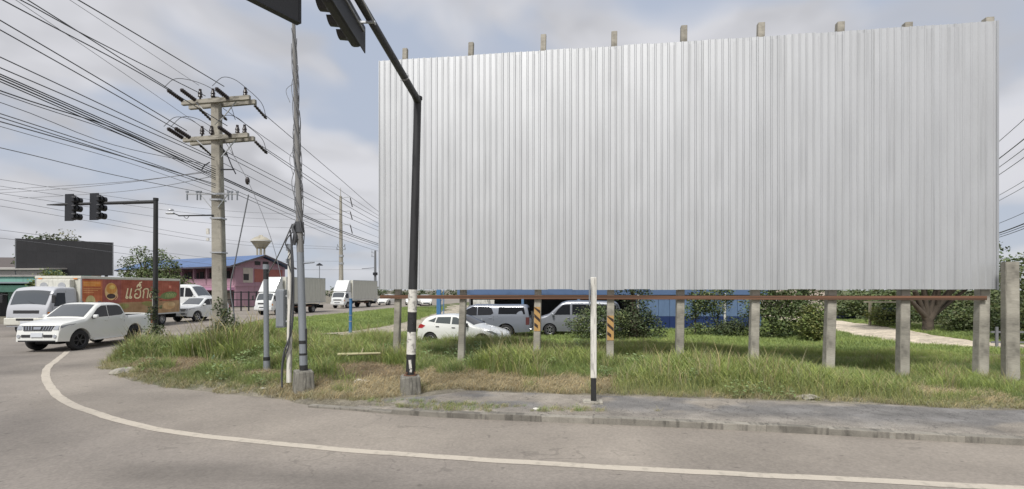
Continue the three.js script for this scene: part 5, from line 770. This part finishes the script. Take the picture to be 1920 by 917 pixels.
tree('broadleaf_tree', 'pale round treetop showing above the middle of the black hoarding', 'tree', -48.2, 54.5, { blobs: [[0, 5.4, 0, 1.7, 2.8, 1.5], [.3, 7.4, 0, 1.4, 1.3, 1.1]], n: 2600, leaf: .26, trunk: .18, fork: 2.5, tone: 'olive', group: 'treetops above the black hoarding' });
tree('shrub', 'yellowish bush standing before the lower left corner of the black hoarding', 'shrub', -40.4, 44.5, { blobs: [[0, 2.9, 0, 1.3, 1.25, 1.0], [.4, 3.5, 0, .8, .7, .7], [0, 1.4, 0, .8, 1.3, .7]], n: 2600, leaf: .18, trunk: .08, fork: 1, tone: 'light' });
tree('shrub', 'climbing weed around the foot of the left signal mast', 'shrub', -16.45, 23.5, { blobs: [[.1, .5, 0, .36, .55, .4], [.05, 1.4, .05, .2, .6, .2], [.08, 2.3, .05, .15, .45, .15]], n: 1300, leaf: .10, tone: 'dark' });
tree('shrub', 'dark creeper climbing the right side of the near utility pole', 'shrub', -10.85, 19.15, { blobs: [[.15, .5, .1, .62, .6, .45], [.15, 1.1, .05, .36, .55, .3], [.05, 1.7, .05, .2, .4, .2]], n: 2100, leaf: .10, tone: 'dark' });
tree('shrub', 'rounded leafy bush hiding the rear of the silver minivan', 'shrub', 4.15, 26.2, { blobs: [[0, .8, 0, 1.15, .95, .9], [.5, 1.2, .1, .9, .75, .7], [-.7, .6, .2, .8, .65, .7], [1.2, .8, 0, .7, .8, .6]], n: 5200, leaf: .11, tone: 'mid' });
tree('ivy_tree', 'thick ivy covered stump rising under the hoarding behind a striped post', 'tree', 6.45, 27.2, { blobs: [[0, 1.2, 0, 1.0, 1.3, .8], [-.1, 2.6, 0, 1.05, .9, .8], [.3, .8, .2, 1.2, .8, .8], [.9, .5, .2, .8, .7, .6], [-.2, 3.6, 0, 1.2, .9, .9]], n: 7000, leaf: .12, trunk: .24, fork: 1.5, tone: 'dark' });
for (const [px, Z, lab] of [[1303, 28.5, 'thin sapling with loose leaves before the blue shed, left of two'], [1342, 28.8, 'thin sapling with loose leaves before the blue shed, right of two']]) tree('sapling', lab, 'tree', (px - 960) * Z / 960, Z, { blobs: [[0, 1.9, 0, .75, .55, .6], [.3, 2.6, 0, .65, .6, .5], [-.3, 1.4, .1, .6, .4, .4], [.2, .5, .2, .65, .5, .4]], n: 2300, leaf: .13, trunk: .05, fork: .8, tone: 'mid', group: 'saplings before the blue shed' });
tree('shrub', 'dark tangled bush at the foot of the blue shed by the white measuring pole', 'shrub', 12.1, 28.4, { blobs: [[0, .5, 0, 1.0, .6, .6], [.8, .8, 0, .8, .65, .6], [-.8, .35, .2, .7, .45, .5]], n: 2600, leaf: .11, tone: 'dark' });
for (const [x, z, lab, tone, k] of [[14.0, 27.6, 'tall leafy shrub at the right end of the blue shed', 'mid', 1], [16.0, 28.4, 'spreading bright shrub right of the blue shed', 'mid', 1.1], [15.2, 25.8, 'low bright shrub before the taller ones beside the blue shed', 'light', .55]]) tree('shrub', lab, 'shrub', x, z, { blobs: [[0, 1.1 * k, 0, 1.2 * k, 1.0 * k, .9 * k], [.6 * k, 2.0 * k, 0, 1.1 * k, .8 * k, .8 * k], [-.7 * k, 1.8 * k, .1, .9 * k, .7 * k, .7 * k], [0, 2.8 * k, 0, 1.2 * k, .7 * k, .8 * k]], n: 4600 * k, leaf: .14, trunk: .07, fork: .8, tone, group: 'shrubs right of the blue shed' });
for (const [x, z, lab, tone] of [[24.9, 34.6, 'yellowish low shrub along the far side of the sandy path, nearest its bend', 'light'], [29.8, 37.5, 'low shrub along the far side of the sandy path beside the timber frame', 'mid']]) tree('shrub', lab, 'shrub', x + 1.9, z + 1.5, { blobs: [[0, .6, 0, 1.3, .6, .8], [.8, .9, 0, .9, .5, .7], [-.9, .8, 0, .8, .6, .7]], n: 2300, leaf: .15, tone, group: 'shrubs along the sandy path' });
{ const Z = 32, X = (1738 - 960) * Z / 960; tree('old_tree', 'old forked tree with a thick gnarled trunk beyond the sandy path', 'tree', X, Z, { blobs: [[-1.2, 5.0, 0, 2.4, 1.6, 1.8], [1.6, 4.6, .3, 2.4, 1.7, 1.8], [.2, 6.0, -.4, 2.4, 1.4, 1.8], [3.4, 3.4, .2, 1.4, .9, 1.0], [-2.8, 3.2, .2, 1.2, .7, .9]], n: 8000, leaf: .22, trunk: .27, fork: .9, tone: 'dark', limbs: [[[0, .7, 0], [-1.0, 2.6, .3], .2, .14], [[0, .6, 0], [1.3, 2.6, .2], .26, .18], [[.6, 1.5, .1], [.5, 3.2, .3], .16, .1], [[1.3, 2.5, .2], [2.4, 3.6, .2], .15, .08]] }); }
for (const [x, z, lab] of [[31.0, 44, 'tall far bush behind the blue tarpaulin beyond the sandy path'], [36.5, 46, 'tall far bush seen between the last two hoarding posts'], [41.5, 44, 'tall far bush behind the last hoarding post'], [28.8, 31.5, 'dark hedge bush under the old forked tree'], [27.6, 27.2, 'dark hedge bush right of the old forked tree, behind the last hoarding post']]) tree('shrub', lab, 'shrub', x, z, { blobs: [[0, .8, 0, 1.9, .8, 1.0], [1.2, 1.2, 0, 1.3, .9, .9], [-1.2, .7, 0, 1.2, .6, .8]].map(b => z > 40 ? b.map((v, i) => v * (i === 1 || i === 4 ? 1.7 : 1.6)) : b), n: 5200, leaf: z > 40 ? .24 : .17, tone: 'mid', group: 'hedge bushes at the right' });
tree('broadleaf_tree', 'leafy green tree at the right edge beyond the lone concrete post', 'tree', 25.6, 25.2, { blobs: [[0, 3.6, 0, 1.7, .9, 1.3], [.9, 2.6, .2, 1.6, .9, 1.2], [-.6, 1.8, .2, 1.0, .8, .9], [1.4, 1.2, .2, 1.3, .9, 1.0], [.2, .8, .2, 1.2, .7, .9]], n: 6500, leaf: .17, trunk: .16, fork: 1.2, tone: 'mid' });
{ // far belt of trees along the horizon, too far to tell apart
  const blobs = []; for (let a = -70; a <= 62; a += 2.1) { const Z = rr(190, 240), X = Math.tan(a * Math.PI / 180) * Z; if (Math.abs(X) < 520) blobs.push([X, rr(.6, 1.6), -Z, rr(5, 9), rr(1.5, 2.6), 4]); } const m = part(numbered('distant_trees'), leaves(blobs, 26000, .8), LEAF.dark, scene); tag(m, 'low distant belt of trees along the horizon', 'trees', null, 'stuff');
}

// ---------------------------------------------------------------- grass and weeds
function tuft(n, h, spread, w, lean, dryTip) {
  const p = [], c = []; for (let k = 0; k < n; k++) { const a = rnd() * 6.283, r = Math.sqrt(rnd()) * spread, x = r * Math.cos(a), z = r * Math.sin(a), H = h * rr(.45, 1.1), b = rnd() * 6.283, lx = Math.cos(b) * H * lean * rr(.3, 1.2), lz = Math.sin(b) * H * lean * rr(.3, 1.2), ww = w * rr(.6, 1.3), s = rnd() * 6.283, wx = Math.cos(s) * ww, wz = Math.sin(s) * ww;
    const A = [x - wx, 0, z - wz], B = [x + wx, 0, z + wz], m = [x + lx * .35, H * .58, z + lz * .35], D = [m[0] - wx * .75, m[1], m[2] - wz * .75], E = [m[0] + wx * .75, m[1], m[2] + wz * .75], T = [x + lx, H * (1 - lean * .25), z + lz]; p.push(...A, ...B, ...E, ...A, ...E, ...D, ...D, ...E, ...T); const v = rr(.75, 1.25), y = rnd() < dryTip ? 1.5 : 1; for (let u = 0; u < 9; u++) c.push(v * (y > 1 ? 1.2 : 1), v * (y > 1 ? 1.06 : 1), v * (y > 1 ? .9 : 1)); }
  const g = new THREE.BufferGeometry(); g.setAttribute('position', new THREE.Float32BufferAttribute(p, 3)); g.setAttribute('color', new THREE.Float32BufferAttribute(c, 3)); g.computeVertexNormals(); return g;
}
function leafyWeed(n, h, spread, s) { const b = []; for (let k = 0; k < n; k++) { const a = rnd() * 6.283, r = rnd() * spread; b.push([r * Math.cos(a), h * rr(.2, .9), r * Math.sin(a)]); } const p = [], c = []; for (const [x, y, z] of b) { const t = V(rr(-1, 1), rr(-.3, .5), rr(-1, 1)).normalize().multiplyScalar(s * rr(.6, 1.3)), sd = V(-t.z, 0, t.x).multiplyScalar(.42); const q = V(x, y, z), m = q.clone().addScaledVector(t, .5), A = m.clone().add(sd), B = m.clone().sub(sd), T = q.clone().add(t); T.y -= s * .2; p.push(...q.toArray(), ...A.toArray(), ...T.toArray(), ...q.toArray(), ...T.toArray(), ...B.toArray()); const v = rr(.75, 1.25); for (let u = 0; u < 6; u++) c.push(v, v, v); } const g = new THREE.BufferGeometry(); g.setAttribute('position', new THREE.Float32BufferAttribute(p, 3)); g.setAttribute('color', new THREE.Float32BufferAttribute(c, 3)); g.computeVertexNormals(); return g; }
const grassMat = phy({ color: C(1, 1, 1), vertexColors: true, roughness: .75, side: THREE.DoubleSide, transmission: .3, thickness: 0 });
function scatter(name, label, geo, spots) {
  const m = new THREE.InstancedMesh(geo, grassMat, spots.length), o = new THREE.Object3D(), c = new THREE.Color(); m.name = numbered(name); m.castShadow = m.receiveShadow = true;
  spots.forEach(([x, y, z, s, sy, col], i) => { o.position.set(x, y, -z); o.rotation.set(rr(-.12, .12), rnd() * 6.283, rr(-.12, .12)); o.scale.set(s, s * sy, s); o.updateMatrix(); m.setMatrixAt(i, o.matrix); c.setRGB(...col); m.setColorAt(i, c); });
  scene.add(m); return tag(m, label, 'grass', null, 'stuff');
}
rnd = mulberry(909);
const G = { deep: [.14, .215, .065], mid: [.22, .305, .09], bright: [.295, .385, .11], lime: [.345, .43, .12], straw: [.43, .385, .24], brown: [.27, .21, .14], olive: [.235, .25, .11] };
const blend = (a, b, t) => [0, 1, 2].map(k => mix(a[k], b[k], clamp(t)) );
const tall = [], lawn = [], dry = [], weed = [], mat_ = [];
const onTrack = (X, Z) => [TRACK_R, TRACK_L].some((T, i) => { for (let k = 0; k < T.length - 1; k++) { const [ax, az] = T[k], [bx_, bz] = T[k + 1], dx = bx_ - ax, dz = bz - az, t = clamp(((X - ax) * dx + (Z - az) * dz) / (dx * dx + dz * dz)); if (Math.hypot(X - ax - t * dx, Z - az - t * dz) < (i ? 1.35 : 2.3)) return true; } return false; });
for (let k = 0; k < 150000; k++) {
  const X = rr(-16.5, 17), Z = rr(10, 24); if (Math.abs(X) > Z * 1.06 + .5) continue; const d = edgeDist(X, Z); if (d < .12) continue; const n = fbm(X * .5 + 3, Z * .5, 4, 501), m = fbm(X * 1.6, Z * 1.6 + 8, 3, 502), e = d - (X > -3.6 ? pavedTo(X) : (X < -11 && Z > 16 ? .1 : .35) + .5 * (m - .3)); const y = gh(X, Z) - .015, dr = dryness(X, Z);
  if (e < 0) { if (X > -3.6 && d < .75 && rnd() < .5 * sst(.45, .62, fbm(X * .9 + 2, Z * 1.4, 3, 505)) * (X < 5 ? 1 : .35)) dry.push([X, .10, Z, rr(.25, .6), .8, rnd() < .4 ? G.mid : blend(G.straw, G.olive, rnd())]); continue; }
  const edge = sst(0, 1.1, e), right = sst(6, 10, X), tuss = (X < -9.5 && Z > 17.2 && Z < 24 ? mix(1.75, .75, Math.max(sst(20, 22.5, Z), sst(-13.6, -15.2, X))) : 1);
  if (dr > .22 && rnd() < dr * 1.15) { if (rnd() < .6) dry.push([X, y, Z, rr(.5, 1.0), rr(.5, .9), blend(blend(G.straw, G.brown, (X < -3 && Z > 13.6 ? .55 : .05) + rr(-.2, .4)), G.olive, rr(0, .5) * (1 - dr))]); continue; }
  if (rnd() > .25 + .75 * edge) { if (rnd() < .5) dry.push([X, y, Z, rr(.4, .8), .7, blend(G.straw, G.olive, rr(0, 1))]); continue; }
  if (Z > 21.5 && rnd() < .6) continue;
  const back = sst(16.5, 19.5, Z) * sst(-1, 3, X), hgt = tuss * mix(.38, 1, edge) * mix(.55, 1.3, sst(.3, .68, n)) * mix(1, .62, right) * mix(1, .62, back);
  const col = blend(blend(G.mid, G.deep, sst(.52, .7, m) * .8), blend(G.bright, G.lime, rnd()), sst(.38, .62, n) * .55 + back * .6 + rr(-.15, .15)); const c2 = blend(col, G.straw, (rnd() < .11 ? .65 : 0) + (1 - edge) * .4);
  if (m > .6 && rnd() < .04 && !right) weed.push([X, y, Z, rr(.6, 1.25), rr(.8, 1.3), blend(G.deep, G.mid, rr(0, 1))]); else if (rnd() < mix(.62, .85, edge)) tall.push(rnd() < .02 ? [X, y, Z, rr(.7, 1.1) * hgt, rr(1.3, 1.8), blend(G.straw, G.olive, rnd() * .6)] : [X, y, Z, rr(.65, 1.05) * hgt, rr(.75, 1.3), c2]);
}
for (let k = 0; k < 90000; k++) {
  const Z = 20.5 + Math.pow(rnd(), 1.5) * 48, X = rr(-21, Math.min(30, Z * 1.02)); if (X < -Z * .6) continue; const d = edgeDist(X, Z); if (d < .3 || onTrack(X, Z) || (X > -6 && X < 8.2 && Z > 31.8 && Z < 46) || (Z > 33.5 && X > -4 && X < 17)) continue; const n = fbm(X * .3 + 13, Z * .3, 4, 511), far = sst(24, 40, Z);
  lawn.push([X, gh(X, Z) - .02, Z, rr(.6, 1.15) * mix(.95, 1.6, far) * mix(1, .6, far), rr(.6, 1.0), blend(blend(G.bright, G.mid, sst(.45, .65, n)), G.lime, rr(0, .7))]);
}
scatter('tall_grass', 'rank green grass on the verge around the hoarding posts', tuft(16, .52, .13, .0065, .55, .12), tall);
scatter('dry_grass', 'patches of dead straw coloured grass along the road edge', tuft(16, .30, .16, .006, .95, .3), dry);
scatter('lawn_grass', 'shorter yellow green grass of the lot behind the hoarding', tuft(18, .30, .22, .009, .5, .1), lawn);
scatter('leafy_weeds', 'broad leaved weeds growing among the tall grass', leafyWeed(26, .45, .22, .085), weed);
console.log('grass', tall.length, dry.length, lawn.length, weed.length);

// ---------------------------------------------------------------- litter and small things
{
  const st = std({ color: C(.40, .37, .22), roughness: .9 });
  { const A = V(-5.3, gh(-5.3, 15.6) + .28, -15.6), B = V(-3.95, gh(-3.95, 15.4) + .42, -15.4), t = thing('fallen_branch', 'pale cut branch lying in the grass right of the steel pole', 'branch', [0, 0, 0]); part('stem', [rod(A, B, .05, .03, 8)], st, t); part('twig', [rod(A.clone().lerp(B, .55), V(-4.5, gh(-4.5, 15.5) + .55, -15.5), .03, .015, 6)], st, t); }
  { const X = -9.75, Z = 16.9, t = thing('plastic_bag', 'crumpled teal plastic bag lying on the dry verge', 'litter', [X, gh(X, Z) + .08, -Z]); const g = new THREE.IcosahedronGeometry(.13, 3), q = g.attributes.position; for (let i = 0; i < q.count; i++) { const v = V(q.getX(i), q.getY(i), q.getZ(i)), k = .7 + .7 * fbm(v.x * 12 + 5, v.y * 12 + v.z * 9, 3, 601); q.setXYZ(i, v.x * k, v.y * k * 1.2, v.z * k); } g.computeVertexNormals(); part('film', g, std({ color: C(.16, .36, .38), roughness: .4 }), t); }
  rnd = mulberry(66);
  const bits = [[-3.9, 13.2, 'white crumpled paper scrap in the brown grass between the two concrete blocks', .2], [-6.0, 12.35, 'tiny white scrap on the dirt near the road edge at the left', .06], [6.5, 11.25, 'pale broken slab lying on the pavement edge', .22], [.5, 10.2, 'small white scrap by the pad of the white post', .07]];
  for (const [x, z, lab, s] of bits) { const g = new THREE.IcosahedronGeometry(s, 1), q = g.attributes.position; for (let i = 0; i < q.count; i++) { const k = .6 + .8 * vnoise(q.getX(i) * 20 + x, q.getZ(i) * 20 + q.getY(i) * 13, 611); q.setXYZ(i, q.getX(i) * k, q.getY(i) * k * .3, q.getZ(i) * k * .6); } g.computeVertexNormals(); const o = single('litter_scrap', g, s > .21 ? M.concrete : M.whitePaint, lab, 'litter'); o.position.set(x, Math.max(gh(x, z), 0) + .03, -z); }
  // broken lump of concrete at the corner
  { const X = -11.6, Z = 15.35, g = new THREE.IcosahedronGeometry(.42, 3), q = g.attributes.position; for (let i = 0; i < q.count; i++) { const v = V(q.getX(i), q.getY(i), q.getZ(i)), k = .75 + .5 * fbm(v.x * 3 + 2, v.z * 3 + v.y * 2, 3, 621); q.setXYZ(i, v.x * k, v.y * k * .34, v.z * k); } g.computeVertexNormals(); const o = single('concrete_rubble', g, M.concrete, 'pale lump of broken concrete at the tip of the corner verge', 'rubble'); o.position.set(X, .03, -Z); }
}
renderer.render(scene, camera);
